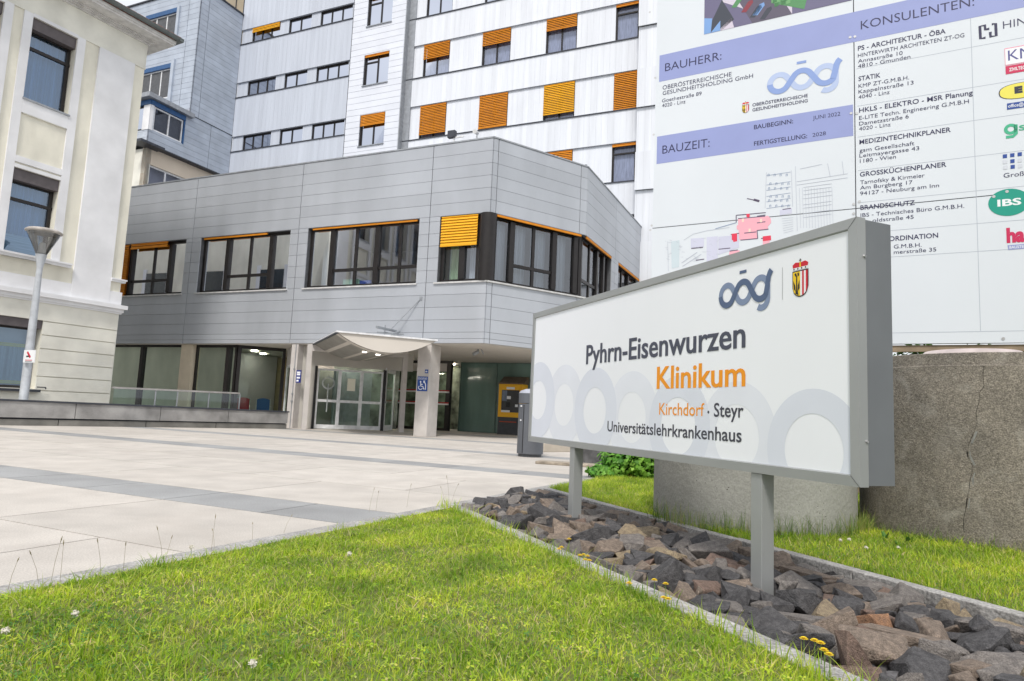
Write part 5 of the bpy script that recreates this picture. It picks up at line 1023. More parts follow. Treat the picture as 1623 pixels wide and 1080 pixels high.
# rocks
def rockmesh(seed,flatn=.62):
    r=random.Random(seed); bm=bmesh.new(); n=r.randint(11,17)
    for i in range(n):
        v=Vector((r.gauss(0,1),r.gauss(0,1),r.gauss(0,1))).normalized(); v=Vector((max(-.62,min(.62,v.x)),max(-.55,min(.55,v.y)),max(-.5,min(.5,v.z)))); bm.verts.new((v.x*1.0,v.y*.78,v.z*flatn))
    bmesh.ops.convex_hull(bm,input=bm.verts); bmesh.ops.delete(bm,geom=[v for v in bm.verts if not v.link_faces],context='VERTS')
    bmesh.ops.bevel(bm,geom=list(bm.edges),offset=.03,segments=1,clamp_overlap=True,affect='EDGES',profile=.6)
    bmesh.ops.triangulate(bm,faces=bm.faces); bmesh.ops.subdivide_edges(bm,edges=[e for e in bm.edges if e.calc_length()>.16],cuts=2,use_grid_fill=True)
    for v in bm.verts: 
        k=.011*math.sin(v.co.x*17+seed)+.009*math.sin(v.co.y*23+seed*2)+.008*math.sin(v.co.z*31+seed*3); v.co*=1+k+r.uniform(-.006,.006)
    bmesh.ops.recalc_face_normals(bm,faces=bm.faces); me=bpy.data.meshes.new('rock'); bm.to_mesh(me); bm.free(); return me
def worn(m):                                           # paler chipped edges
    t=m.node_tree; b=t.nodes['Principled BSDF']; L_=t.links; src=b.inputs['Base Color'].links[0].from_socket; g=t.nodes.new('ShaderNodeNewGeometry')
    mr=t.nodes.new('ShaderNodeMapRange'); mr.inputs[1].default_value=.53; mr.inputs[2].default_value=.66; mr.inputs[3].default_value=1; mr.inputs[4].default_value=1.55; L_.new(g.outputs['Pointiness'],mr.inputs[0])
    hs=t.nodes.new('ShaderNodeHueSaturation'); L_.new(mr.outputs[0],hs.inputs['Value']); L_.new(src,hs.inputs['Color']); L_.new(hs.outputs[0],b.inputs['Base Color'])
def rmat(name,c,c2): 
    m=mat(name,c,.8,0,.2,7,bump=.6,bscale=24,detail=9,col2=c2,spec=.35); speck(m,40,.7,1.3); worn(m); return m
RM=[('dark grey',rmat('basalt_dark',(.10,.097,.10),(.045,.044,.047))),('grey',rmat('basalt_grey',(.22,.20,.185),(.12,.11,.105))),('brown grey',rmat('basalt_brown',(.26,.205,.165),(.13,.105,.085))),
    ('reddish brown',rmat('basalt_red',(.22,.155,.125),(.12,.085,.07))),('orange brown',rmat('rock_orange',(.34,.19,.11),(.20,.12,.08))),('tan',rmat('rock_tan',(.32,.26,.17),(.18,.14,.10)))]
base=[rockmesh(i,.5+.3*((i*37)%10)/10) for i in range(14)]
RK={}
def rock_mesh_for(bi,mi):
    if (bi,mi) not in RK:
        me=base[bi].copy(); me.materials.append(RM[mi][1]); RK[(bi,mi)]=me
    return RK[(bi,mi)]
nrock=0
def rock(x,y,z,s,mi,label=None,rot=None,bi=None,sc3=(1,1,1)):
    global nrock
    bi=random.randrange(14) if bi is None else bi
    o=bpy.data.objects.new('rock',rock_mesh_for(bi,mi)); COL.objects.link(o); o.location=(x,y,z)
    o.rotation_euler=rot or (random.gauss(0,.3),random.gauss(0,.3),random.uniform(0,6.28)); o.scale=(s*sc3[0],s*sc3[1],s*sc3[2]); nrock+=1
    szs='large' if s>.15 else ('medium' if s>.115 else 'small')
    o['label']=label or f'{szs} {RM[mi][0]} broken rock in the bed under the sign'; o['category']='rock'; o['group']='broken rocks filling the sign bed'
    return o
big=[(1105,855,.40,1,(1.25,1.0,.42),'largest flat grey boulder between the two sign posts',(.12,-.02,.5),2),
(1000,822,.21,3,(1.2,.9,.8),'dark red brown rock standing up against the far kerb',None,5),(860,855,.155,3,(1,1,1),'rust coloured rock left of the far sign post',None,None),(888,852,.165,2,(1.2,.9,.9),'brown wedge rock at the foot of the far sign post',None,None),
(975,883,.17,5,(1.1,.9,.8),'tan flat faced rock among darker rocks left of centre',None,None),(1372,985,.20,4,(1.1,.7,.85),'orange brown pointed rock in the right half of the bed',None,7),(1532,975,.13,5,(.8,.6,1.5),'small yellowish pointed rock near the far kerb at right',(.3,.9,.4),None),
(1165,930,.24,2,(1.2,1,.8),'brown rock directly in front of the near sign post',None,None),(1280,915,.27,2,(1.35,.7,.8),'long brown rock against the far kerb right of the near post',(0,0,2.0),None),(1250,975,.26,1,(1.4,.75,.75),'long grey ridged rock right of the near sign post',(0,.1,2.2),None),
(1430,1010,.26,2,(1.3,.9,.65),'large flat brown grey rock below the orange rock',(.1,0,2.4),None),(1470,1060,.28,0,(1.1,1,.8),'big black blue rock at the lower right of the bed',None,None),(1400,960,.22,1,(1.2,.8,.7),'grey slab rock touching the orange rock',None,None),
(1345,1040,.23,3,(1.2,.8,.7),'pinkish brown rock near the front kerb at the bottom',None,None),(1590,1060,.27,1,(1.3,1,.6),'broad grey rock in the bottom right corner',None,None)]
placed=[]
for x,y,s,mi,s3,lab,rot,bi in big:
    s*=.76; p=gnd(x,y,.0); rock(p[0],p[1],-.03,s,mi,lab,rot,bi,s3); placed.append((p[0],p[1],s*.72))
cand=[]
for k in range(16000):
    s_=random.uniform(sF-.05,5.6); w_=random.uniform(.06,BWD-.08); x,y=bw(s_,w_)
    t_=(np.array([x,y])-Q0); side=t_@np.array([pe_[1],-pe_[0]])
    if side<.14: continue
    # inside the picture?
    v=np.array([x,y,.05])-CAM; ww=v@_f
    if ww<.5: continue
    px=CX+F*v@RR/ww; py=CY-F*v@UU/ww
    if px>1700 or py>1160 or px<600: continue
    cand.append((x,y))
P_w=[.42,.30,.19,.05,.012,.028]
posts_xy=[S.P(.04,0,-.05),S.P(S.uz(909,760,-.012)[0]+.04,0,-.05)]
def okp(x,y,r,f): return all((x-a)**2+(y-b)**2>((r+c)*f)**2 for a,b,c in placed)
VR=[]
for smin,smax,zb_,lim_,f in((.165,.215,.005,80,.80),(.12,.165,.0,300,.78),(.075,.12,.0,800,.72)):
    for x,y in cand:
        if len(VR)>=lim_: break
        s=random.uniform(smin,smax)
        if any(math.hypot(x-p[0],y-p[1])<.045+s*.5 for p in posts_xy): continue
        if okp(x,y,s*.5,f):
            placed.append((x,y,s*.5)); VR.append((s/math.hypot(x,y),x,y,zb_-.052+.045*math.sin(math.pi*max(0,min(1,((np.array([x,y])-Q0)@nbv)/BWD)))+random.uniform(-.012,.02),s,int(np.searchsorted(np.cumsum(P_w),random.random()*.999))))
VR.sort(reverse=True); nind=294-nrock
for v in VR[:nind]: rock(*v[1:])
rb_=MB()
for v in VR[nind:]:
    _,x,y,z,s,mi=v; me=base[random.randrange(14)]; E_r=(Matrix.Rotation(random.uniform(0,6.28),3,'Z')@Matrix.Rotation(random.gauss(0,.3),3,'X')@Matrix.Rotation(random.gauss(0,.3),3,'Y'))*s
    rb_.add([tuple(Vector((x,y,z))+E_r@q.co) for q in me.vertices],[tuple(p.vertices) for p in me.polygons],mi)
if rb_.f: tag(rb_.build('rock_rubble',[m_[1] for m_ in RM],fix=False),'smallest broken stones filling the gaps of the rock bed','rubble',kind='stuff')
print('rubble',max(0,len(VR)-nind))
# small broken stone under the big rocks
gm=MB(); 
for k in range(2600):
    x,y=cand[random.randrange(len(cand))]; x+=random.uniform(-.02,.02); s=random.uniform(.02,.05); a=random.uniform(0,6.28); z=random.uniform(-.13,-.06)
    vs=[]
    for (px,py,pz_) in((-1,-.6,-.3),(.9,-.8,-.2),(1,.7,-.3),(-.7,.9,-.2),(-.6,-.5,.6),(.5,-.3,.75),(.4,.5,.5),(-.5,.4,.65)):
        px+=random.uniform(-.3,.3);py+=random.uniform(-.3,.3); vs.append((x+s*(px*math.cos(a)-py*math.sin(a)),y+s*(px*math.sin(a)+py*math.cos(a)),z+s*pz_))
    gm.hexa(vs,random.choice([0,0,1,1,2,3]))
tag(gm.build('gravel',[RM[i][1] for i in range(4)],fix=False),'small dark stone chips between the broken rocks','gravel',kind='stuff')
# ------------------------------------------------------------------ grass
def leafmat(name,cols,dry=None,tr=.35):
    m,t,b=nodes(name); L_=t.links; g=t.nodes.new('ShaderNodeNewGeometry'); r=t.nodes.new('ShaderNodeValToRGB'); els=r.color_ramp.elements
    els[0].position=0; els[0].color=(*cols[0],1); els[1].position=1; els[1].color=(*cols[-1],1)
    for i,c in enumerate(cols[1:-1]): e=els.new((i+1)/(len(cols)-1)); e.color=(*c,1)
    L_.new(g.outputs['Random Per Island'],r.inputs[0])
    tcn=t.nodes.new('ShaderNodeTexCoord'); n=t.nodes.new('ShaderNodeTexNoise'); n.inputs['Scale'].default_value=2.3; n.inputs['Detail'].default_value=5; L_.new(tcn.outputs['Object'],n.inputs['Vector'])
    mr=t.nodes.new('ShaderNodeMapRange'); mr.inputs[1].default_value=.3; mr.inputs[2].default_value=.7; mr.inputs[3].default_value=.66; mr.inputs[4].default_value=1.36; L_.new(n.outputs[0],mr.inputs[0])
    hs=t.nodes.new('ShaderNodeHueSaturation'); L_.new(r.outputs[0],hs.inputs['Color']); L_.new(mr.outputs[0],hs.inputs['Value'])
    mh=t.nodes.new('ShaderNodeMapRange'); mh.inputs[1].default_value=.3; mh.inputs[2].default_value=.7; mh.inputs[3].default_value=.52; mh.inputs[4].default_value=.475; L_.new(n.outputs[0],mh.inputs[0]); L_.new(mh.outputs[0],hs.inputs['Hue'])
    L_.new(hs.outputs[0],b.inputs['Base Color']); b.inputs['Roughness'].default_value=.5; b.inputs['Specular IOR Level'].default_value=.3
    tl=t.nodes.new('ShaderNodeBsdfTranslucent'); L_.new(hs.outputs[0],tl.inputs[0]); mi=t.nodes.new('ShaderNodeMixShader'); mi.inputs[0].default_value=tr; L_.new(b.outputs[0],mi.inputs[1]); L_.new(tl.outputs[0],mi.inputs[2]); L_.new(mi.outputs[0],t.nodes['Material Output'].inputs[0])
    return m
GR=leafmat('grass_blade',[(.13,.27,.015),(.27,.46,.025),(.40,.58,.035),(.52,.62,.06),(.20,.38,.02),(.58,.58,.12),(.33,.52,.03),(.62,.54,.26)],tr=.42)
GRD=leafmat('tall_grass_blade',[(.10,.19,.03),(.16,.27,.05),(.22,.32,.07),(.36,.32,.14)])
def blades(name,XY,h,wd,lean,m,label,z=.012,nseg=3,hs=None,obj_kind='stuff'):
    n=len(XY); H_=(hs if hs is not None else np.clip(rng.normal(h,h*.33,n),h*.3,h*2.2)); az=rng.uniform(0,2*np.pi,n); ln=np.abs(rng.normal(0,lean,n))*H_; wz=rng.uniform(.6,1.35,n)*wd; fa=az+rng.uniform(-1.2,1.2,n)+np.pi/2
    k=2*nseg+1; V=np.zeros((n,k,3)); z=hgt(XY)-.004
    for j in range(nseg):
        t=j/nseg; cx=XY[:,0]+np.cos(az)*ln*t**1.8; cy=XY[:,1]+np.sin(az)*ln*t**1.8; cz=z+H_*t*(1-.12*t); w2=wz*(1-.55*t)/2
        V[:,2*j,0]=cx-np.cos(fa)*w2; V[:,2*j,1]=cy-np.sin(fa)*w2; V[:,2*j,2]=cz; V[:,2*j+1,0]=cx+np.cos(fa)*w2; V[:,2*j+1,1]=cy+np.sin(fa)*w2; V[:,2*j+1,2]=cz
    V[:,k-1,0]=XY[:,0]+np.cos(az)*ln; V[:,k-1,1]=XY[:,1]+np.sin(az)*ln; V[:,k-1,2]=z+H_*.9
    fq=[(2*j,2*j+1,2*j+3,2*j+2) for j in range(nseg-1)]; ft=(2*nseg-2,2*nseg-1,2*nseg)
    loops=[];starts=[];totals=[]; base_=np.arange(n)[:,None]*k
    per=np.array([i for q in fq for i in q]+list(ft)); LI=(base_+per[None,:]).ravel(); lt_=np.array([4]*len(fq)+[3]); tot=np.tile(lt_,n); st=np.concatenate([[0],np.cumsum(tot)[:-1]])
    me=bpy.data.meshes.new(name); me.vertices.add(n*k); me.vertices.foreach_set('co',V.ravel()); me.loops.add(len(LI)); me.loops.foreach_set('vertex_index',LI.astype(np.int32)); me.polygons.add(len(tot)); me.polygons.foreach_set('loop_start',st.astype(np.int32)); me.polygons.foreach_set('loop_total',tot.astype(np.int32)); me.update(calc_edges=True)
    me.materials.append(m); o=bpy.data.objects.new(name,me); COL.objects.link(o); tag(o,label,'grass',kind=obj_kind); return o
def inview(P,mx=60):
    v=np.c_[P,np.full(len(P),.03)]-CAM; ww=v@_f; px=CX+F*(v@RR)/np.maximum(ww,.01); py=CY-F*(v@UU)/np.maximum(ww,.01)
    return (ww>.3)&(px>-300)&(px<1900)&(py<1500)
ne=np.array([pe_[1],-pe_[0]])
def lawn1(n):
    P=np.c_[rng.uniform(-5,4,n),rng.uniform(.6,6.6,n)]; D=P-Q0; a=D@ne>.13; b=(D@nbv)<-.11; return P[a&b&inview(P)]
def lawn2(n):
    P=np.c_[rng.uniform(0,6.5,n),rng.uniform(1.8,11,n)]; D=P-Q0; a=D@ne>.10; b=(D@nbv)>BWD+.09; c=(np.hypot(P[:,0]-2.172,P[:,1]-6.0)>.84)&(np.hypot(P[:,0]-4.03,P[:,1]-5.662)>.95); return P[a&b&c&inview(P)]
def patchy(P,f=1.0,thr=.35):
    v=.5+.25*np.sin(P[:,0]*5.1*f+2*np.sin(P[:,1]*3.7*f))+.25*np.sin(P[:,1]*6.3*f+1.7*np.sin(P[:,0]*4.9*f)); return v
P1=lawn1(560000); v1=patchy(P1); d1=np.hypot(P1[:,0],P1[:,1]); keep=rng.uniform(0,1,len(P1))<(.62+.38*v1); P1=P1[keep]; v1=v1[keep]
h1=np.clip(rng.normal(.023,.009,len(P1)),.008,.06)*(.72+.65*v1)
blades('grass',P1,.03,.0044,.9,GR,'short bright green lawn in the foreground left of the rock bed',hs=h1)
P2=lawn2(320000); v2=patchy(P2,.8); h2=np.clip(rng.normal(.04,.014,len(P2)),.015,.1)*(.7+.6*v2)
blades('grass',P2,.03,.005,.8,GR,'lawn strip between the rock bed and the concrete rings',hs=h2)
STRAW=leafmat('dry_straw',[(.42,.34,.16),(.55,.46,.25),(.34,.24,.12),(.60,.55,.34)],tr=.2)
P3=lawn1(60000); P3=P3[patchy(P3,1.9)<.55]; blades('dry_grass',P3,.022,.0035,1.9,STRAW,'dry straw coloured blades matted between the green grass of the foreground lawn')
P3=lawn2(40000); P3=P3[patchy(P3,1.6)<.5]; blades('dry_grass',P3,.024,.004,1.8,STRAW,'dry straw coloured blades in the lawn by the concrete rings')
# tufts: longer blades gathered in clumps
def clumps(cs,per,rad,h): 
    out=[]
    for (x,y) in cs: a=rng.normal(0,rad,(per,2)); out.append(a+np.array([x,y]))
    return np.vstack(out)
c1_=lawn1(1500)[:80]; PP=clumps(c1_,34,.035,.07); PP=PP[((PP-Q0)@nbv<-.08)&((PP-Q0)@ne>.11)]
blades('grass_tuft',PP,.062,.0045,.6,GR,'longer bright grass tufts scattered over the foreground lawn')
c1_=[tuple(np.array(bw(s,-.14+random.uniform(-.06,.05)))) for s in np.arange(.15,5.2,.10)]; PP=clumps(c1_,22,.03,.07); PP=PP[(PP-Q0)@nbv<-.10]
blades('grass_tuft',PP,.085,.0045,.55,GR,'long grass fringe leaning over the near kerb of the rock bed')
def ringedge(cx,cy,r,a0,a1,n): return [(cx+(r+.03+abs(random.gauss(0,.03)))*math.cos(a),cy+(r+.03+abs(random.gauss(0,.03)))*math.sin(a)) for a in np.linspace(a0,a1,n)]
cs=ringedge(2.172,6.0,.84,R(190),R(345),60); PP=clumps(cs,16,.03,.1); PP=PP[np.hypot(PP[:,0]-2.172,PP[:,1]-6)>.85]
blades('tall_grass',PP,.15,.0034,.35,GRD,'tall wispy grass along the foot of the pale concrete ring')
cs=ringedge(4.03,5.662,.95,R(175),R(290),34); PP=clumps(cs,14,.03,.1); PP=PP[np.hypot(PP[:,0]-4.03,PP[:,1]-5.662)>.96]
blades('tall_grass',PP,.10,.0034,.4,GRD,'sparse grass along the foot of the brown concrete ring')
tf=gnd(1330,822,.0); PP=clumps([(tf[0],tf[1]),(tf[0]+.06,tf[1]+.05)],120,.05,.1); blades('grass_tussock',PP,.30,.0045,.65,GRD,'dark arching grass tussock where the two concrete rings meet',obj_kind='stuff')
# thin seed stalks over the plaza edge
def stalks(pts,label):
    for (x,y,h) in pts:
        m=MB(); p=gnd(x,y,.012); tx=random.uniform(-.05,.05); ty=random.uniform(-.04,.04); a=(p[0],p[1],0.0); b=(p[0]+tx*.4,p[1]+ty*.4,h*.55); c=(p[0]+tx,p[1]+ty,h)
        m.tube(a,b,.0009,.0008,5); m.tube(b,c,.0008,.0006,5); c2_=(p[0]+tx*1.25,p[1]+ty*1.2,h*1.16)
        m.tube(c,((c[0]+c2_[0])/2,(c[1]+c2_[1])/2,(c[2]+c2_[2])/2),.001,.0026,6); m.tube(((c[0]+c2_[0])/2,(c[1]+c2_[1])/2,(c[2]+c2_[2])/2),c2_,.0026,.0007,6)
        tag(m.build('seed_stalk',mat('dry_stalk',(.30,.26,.16),.8,0,.2,9),origin=(p[0],p[1],0)),label,'grass stalk','seed stalks along the plaza kerb')
stalks([(12,935,.13),(62,925,.14),(80,925,.19),(95,923,.17),(160,912,.16),(195,908,.14),(258,892,.17),(262,890,.12),(335,872,.18),(340,868,.10),(400,856,.10),(450,842,.10),(585,810,.17),(596,808,.15),(645,802,.18),(712,795,.22),(716,795,.16),(705,796,.13)],'thin dry grass seed stalk rising at the plaza edge')
# clover leaves patch and low broad leaves
def leaves(name,pts,smin,smax,m,label,kind,cat,nrm=None):
    q=MB()
    for (x,y,z) in pts:
        s=random.uniform(smin,smax); a=random.uniform(0,6.28); t1=random.uniform(-.5,.5); t2=random.uniform(-.5,.5)
        M_=Matrix.Rotation(a,3,'Z')@Matrix.Rotation(t1,3,'X')@Matrix.Rotation(t2,3,'Y')
        for k in range(3):
            A_=Matrix.Rotation(k*2.09,3,'Z'); q.add([tuple(Vector((x,y,z))+M_@(A_@Vector(v)*s)) for v in((0,0,0),(.45,.28,.08),(.9,.25,.05),(1.0,0,0),(.9,-.25,.05),(.45,-.28,.08))],[(0,1,2,3,4,5)])
    return tag(q.build(name,m,fix=False),label,cat,kind=kind)
CLV=leafmat('clover_leaf',[(.05,.14,.03),(.09,.22,.04),(.14,.30,.06)])
pts=[]
for cx_,cy_,n_,sp_ in((100,1000,260,.20),(60,1040,200,.16),(1390,905,100,.2),(1250,880,90,.2),(760,1000,60,.2),(480,1040,120,.2),(900,1050,90,.2),(1550,915,120,.25)):
    c_=gnd(cx_,cy_,.02)
    for i in range(n_): pts.append((c_[0]+random.gauss(0,sp_),c_[1]+random.gauss(0,sp_),random.uniform(.03,.055)))
pts=[p for p in pts if not(-.06<((np.array(p[:2])-Q0)@nbv)<BWD+.1) and (np.array(p[:2])-Q0)@ne>.15 and math.hypot(p[0]-2.172,p[1]-6)>.9 and math.hypot(p[0]-4.03,p[1]-5.662)>1.0]
leaves('clover',pts,.008,.014,CLV,'low dark green clover patches growing in the lawns','stuff','clover')
pts=[]
for _ in range(4500):
    P_=lawn1(40)
    if len(P_): pts.append((P_[0,0],P_[0,1],float(hgt(P_[0]))+random.uniform(.010,.028)))
leaves('lawn_weed',pts,.006,.016,GR,'tiny round leaved weeds in the foreground lawn','stuff','weeds')
def flower(x,y,h,kind,label,grp):
    p=gnd(x,y,.012+h); t=thing('clover_flower' if kind=='w' else 'yellow_flower',(p[0],p[1],0.0),label,'flower',grp)
    m=MB(); m.tube((p[0]+.004,p[1]+.003,0),(p[0],p[1],p[2]),.0016,.0012,6); m.build('stem',mat('stem_green',(.16,.28,.06),.7),t)
    m=MB()
    if kind=='w':
        for k in range(46):
            v=Vector((random.gauss(0,1),random.gauss(0,1),random.gauss(.3,1))).normalized(); c=Vector(p)+v*.009; sx=v.orthogonal().normalized()*.0024; m.add([tuple(c-sx),tuple(c+sx),tuple(c+v*.006)],[(0,1,2)])
        m.lathe((p[0],p[1],p[2]),[(0,-.008),(.007,-.004),(.009,0),(.006,.006),(0,.009)],10); m.build('head',mat('clover_white',(.72,.68,.60),.8),t,fix=False)
    else:
        for lay,(rr_,n_) in enumerate(((.0155,14),(.011,11),(.006,8))):
            for k in range(n_):
                a=2*math.pi*k/n_+lay*.3; d=Vector((math.cos(a),math.sin(a),.12+.25*lay)); s_=Vector((-math.sin(a),math.cos(a),0))*.0021; c=Vector(p)+Vector((0,0,.002*lay)); m.add([tuple(c),tuple(c+d*rr_*.6+s_),tuple(c+d*rr_+s_*.8),tuple(c+d*rr_-s_*.8),tuple(c+d*rr_*.6-s_)],[(0,1,2,3,4)])
        m.build('petals',mat('petal_yellow',(.85,.62,.01),.6),t,fix=False)
for i,(x,y) in enumerate([(902,855),(890,868),(886,871),(919,881),(925,880),(931,882),(928,888),(934,889),(997,925),(1037,920),(1055,926),(1052,948),(1059,950)]):
    flower(x,y,.07,'y','yellow hawkbit flower on a thin stem beside the near kerb in front of the rocks','yellow flowers along the near kerb')
for i,(x,y) in enumerate([(1274,1013),(1291,1016),(1301,1020),(1306,1031),(1314,1038)]):
    flower(x,y,.08,'y','yellow flower on a thin stem over the near kerb at bottom right','yellow flowers at the lower end of the kerb')
for x,y,l in((9,1000,'white clover flower at the left edge of the lawn'),(119,973,'white clover flower in the dark clover patch'),(400,1052,'large white clover flower near the bottom of the lawn'),(554,878,'small white clover flower in the middle of the lawn'),(1332,856,'white clover flower closest to the concrete rings'),(1346,855,'white clover flower beside the one closest to the rings'),(1373,868,'white clover flower right of the near sign post'),(1424,868,'white clover flower in front of the brown concrete ring'),(303,868,'white clover flower near the plaza kerb')): flower(x,y,.045,'w',l,None)
# ------------------------------------------------------------------ ivy and shrubs
IVY=leafmat('ivy_leaf',[(.05,.16,.02),(.10,.28,.03),(.17,.40,.05),(.24,.48,.08),(.08,.22,.03)],tr=.25)
def ivyleaf(q,c,s,nr,mi=0):
    nr=Vector(nr).normalized(); x=nr.orthogonal().normalized(); y=nr.cross(x); a=random.uniform(0,6.28); X_=x*math.cos(a)+y*math.sin(a); Y_=nr.cross(X_); C_=Vector(c)
    sh=[(0,-.5),(.42,-.42),(.55,.0),(.28,.1),(0,.75),(-.28,.1),(-.55,0),(-.42,-.42)]
    q.add([tuple(C_+X_*(u*s)+Y_*(v*s)-nr*(abs(u)*s*.25)) for u,v in sh],[(0,1,3,4),(1,2,3),(0,4,5,7),(5,6,7)],mi)
def bush(name,boxes,n,s0,s1,label,cat,m=IVY,stemc=True):
    t=thing(name,(boxes[0][0],boxes[0][1],0),label,cat); q=MB()
    for k in range(n):
        cx_,cy_,cz_,rx,ry,rz_=boxes[random.randrange(len(boxes))]
        v=Vector((random.gauss(0,1),random.gauss(0,1),random.gauss(0,1))).normalized(); rr_=random.uniform(.72,1.04); bump_=1+.10*math.sin(v.x*7+v.z*5)+.08*math.sin(v.y*9)
        c=(cx_+v.x*rx*rr_*bump_,cy_+v.y*ry*rr_*bump_,max(.03,cz_+v.z*rz_*rr_*bump_)); nn=v+Vector((random.gauss(0,.4),random.gauss(0,.4),random.gauss(0,.4)+.35)); ivyleaf(q,c,random.uniform(s0,s1),nn)
    q.build('foliage',m,t,fix=False); q=MB()
    for cx_,cy_,cz_,rx,ry,rz_ in boxes:
        for i in range(7):
            a=random.uniform(0,6.28); b_=(cx_+rx*.6*math.cos(a),cy_+ry*.6*math.sin(a),cz_+rz_*random.uniform(-.2,.6)); q.tube((cx_+.05*math.cos(a),cy_+.05*math.sin(a),0),b_,.012,.004,6)
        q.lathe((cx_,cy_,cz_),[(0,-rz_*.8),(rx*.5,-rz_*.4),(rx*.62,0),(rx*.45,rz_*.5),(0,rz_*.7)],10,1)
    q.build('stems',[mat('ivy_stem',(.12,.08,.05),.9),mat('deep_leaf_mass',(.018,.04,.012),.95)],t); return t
iv=gnd(995,762,0)
bush('ivy_bush',[(iv[0]-.02,iv[1]+.35,.24,.32,.3,.30),(iv[0]+.33,iv[1]+.25,.30,.38,.3,.34),(iv[0]+.75,iv[1]+.3,.34,.4,.35,.36),(iv[0]-.3,iv[1]+.25,.08,.22,.25,.1)],3400,.045,.085,'bright green ivy bush growing between the paving and concrete ring','shrub')
e1=CAM+ray(1450,552)/np.linalg.norm(ray(1450,552)[:2])*10.6
bush('hedge_shrub',[(e1[0],e1[1],1.5,.7,.3,.6),(e1[0]-.9,e1[1]+.4,1.4,.6,.3,.7),(e1[0]+1.0,e1[1]-.1,1.5,.7,.3,.6),(e1[0]+.4,e1[1]+.2,.8,.8,.3,.7)],3000,.06,.11,'dark green leafy shrub behind and under the construction board','shrub')
for (cx_,cy_,n_,lab) in((2.172,6.0,500,'low green plants growing inside the pale concrete ring'),):
    q=MB()
    for k in range(n_): a=random.uniform(0,6.28); r_=.6*math.sqrt(random.random()); ivyleaf(q,(cx_+r_*math.cos(a),cy_+r_*math.sin(a),1.2+random.uniform(0,.12)),.05,(random.gauss(0,.5),random.gauss(0,.5),1))
    tag(q.build('ring_planting',IVY,fix=False),lab,'plants',kind='stuff')
# broad dock leaves standing in the right lawn
for x,y,h in((1403,862,.10),(1441,868,.09),(1558,872,.13),(1425,872,.07)):
    p=gnd(x,y,.01); q=MB(); 
    for k in range(4):
        a=random.uniform(0,6.28); ln_=.03; w_=.017; pr=Vector((-math.sin(a),math.cos(a),0)); d=Vector((math.cos(a),math.sin(a),0)); rows_=[(0,.2),(.35,.8),(.7,1),(1,.15)]
        pts_=[]; 
        for t,wf in rows_: c=Vector((p[0],p[1],0))+d*ln_*t*t+Vector((0,0,h*t)); pts_+=[tuple(c-pr*w_*wf),tuple(c+pr*w_*wf)]
        q.add(pts_,[(0,1,3,2),(2,3,5,4),(4,5,7,6)])
    tag(q.build('dock_plant',CLV,origin=(p[0],p[1],0),fix=False),'upright broad leaved weed in the lawn before the brown concrete ring','weed','upright weeds in the right lawn')
# ------------------------------------------------------------------ small roof fixtures
u,_=A.uz(718,213,.0); fl=thing('floodlight',A.P(u,Z1+.05,-.1),'small dark floodlight on the podium roof edge','floodlight'); m=MB(); m.box(A,u-.02,u+.02,Z1+.05,Z1+.25,-.12,-.08); m.box(A,u-.35,u+.02,Z1+.23,Z1+.27,-.12,-.08); m.build('bracket',WFRAME,fl); m=MB(); m.box(A,u-.05,u+.22,Z1+.25,Z1+.48,-.16,-.02); m.build('head',DKTRIM,fl)
u,_=A.uz(754,211,.0); fl=thing('security_camera',A.P(u,Z1+.05,-.1),'small white security camera on the podium roof edge','camera'); m=MB(); m.box(A,u-.02,u+.02,Z1+.05,Z1+.22,-.12,-.08); m.build('bracket',WFRAME,fl); m=MB(); m.tube(A.P(u+.05,Z1+.34,-.2),A.P(u-.02,Z1+.26,.12),.06,.07,12); m.build('housing',WFRAME,fl,smooth=True)
q=D.P(.1,0,-.1); m=MB(); m.tube((q[0],q[1],Z1+.05),(q[0],q[1],Z1+.16),.05); tag(m.build('roof_vent',GREYTRIM,origin=(q[0],q[1],Z1+.05)),'tiny vent cap on the podium roof corner','vent')
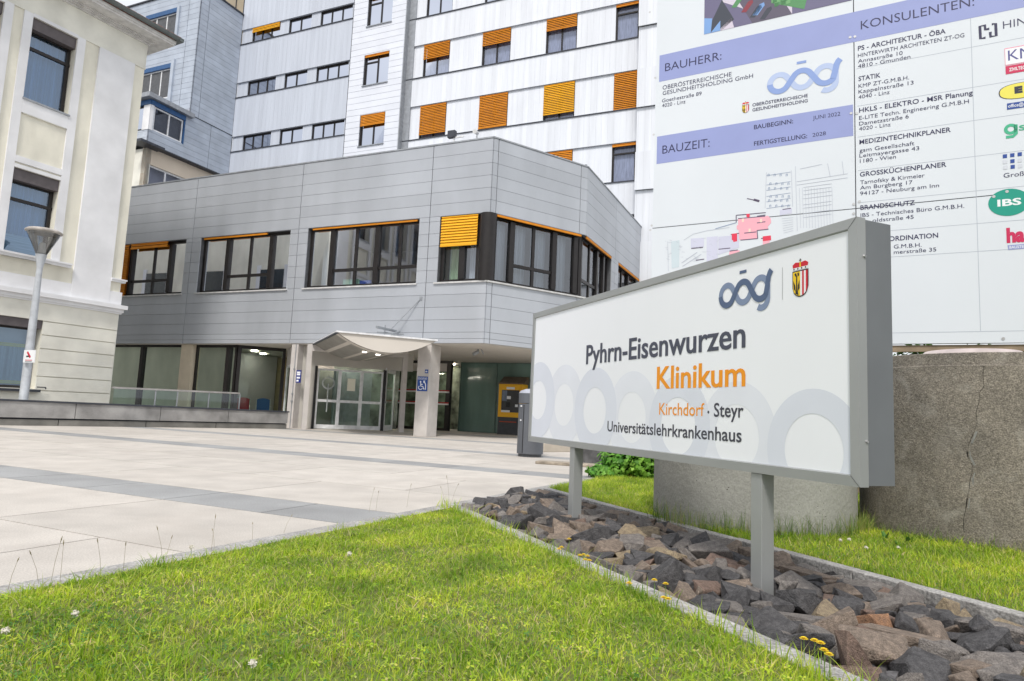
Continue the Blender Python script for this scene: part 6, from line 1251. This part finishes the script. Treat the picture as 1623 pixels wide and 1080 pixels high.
# ------------------------------------------------------------------ what stands behind the camera and shows in the glass
ob=thing('opposite_building',(2,-22,0),'plain grey building across the street behind the viewer','building')
m=MB(); m.bx((-6,-26,5.2),(26,8,10.4),R(18)); m.bx((26,-20,5),(24,8,10),R(-40)); m.build('wall',mat('opposite_wall',(.42,.40,.41),.8,0,.08,.3),ob)
OPB=Pl((-6+13*math.cos(R(18))-4*math.sin(R(18))*-1,-26+13*math.sin(R(18))+4*math.cos(R(18))),90-18); 
m=MB()
for i in range(7):
    for z in(1.2,4.4,7.5):
        a=OPB.P(-3-3.4*i,z+.8,0); c=(a[0]-OPB.o[0]*0,a[1],a[2]); m.bx((c[0]-.02*math.sin(R(18)),c[1]+.02,c[2]),(1.5,.12,1.6),R(18))
m.build('window',mat('opposite_window',(.04,.05,.06),.2),ob)
def tree(x,y,h,label):
    t=thing('tree',(x,y,0),label,'tree'); m=MB(); m.tube((x,y,0),(x+.1,y,h*.45),.22,.15,10)
    for k in range(7): a=k*.9; m.tube((x+.1,y,h*(.3+.02*k)),(x+1.6*math.cos(a),y+1.6*math.sin(a),h*(.55+.04*k)),.09,.03,6)
    m.build('trunk',mat('bark',(.10,.075,.055),.9),t); q=MB()
    cl=[(x+random.gauss(0,1.3),y+random.gauss(0,1.3),h*random.uniform(.45,.95),random.uniform(.7,1.2)) for _ in range(16)]
    for k in range(2600):
        c=cl[random.randrange(16)]; v=Vector((random.gauss(0,1),random.gauss(0,1),random.gauss(0,1))).normalized()*c[3]*random.uniform(.5,1.1); ivyleaf(q,(c[0]+v.x,c[1]+v.y,c[2]+v.z*.8),.28,v+Vector((0,0,.5)))
    q.build('crown',leafmat('tree_leaf',[(.03,.08,.015),(.06,.14,.02),(.09,.19,.03)],tr=.2),t,fix=False)
tree(9,-7,7,'round green tree behind the viewer to the right'); tree(14,-1,6,'green tree behind the viewer at far right'); tree(-9,-9,7,'green tree behind the viewer to the left')
for o in bpy.data.objects:
    if '_o' in o: del o['_o']
print('objects',len(bpy.data.objects),'rocks',nrock)
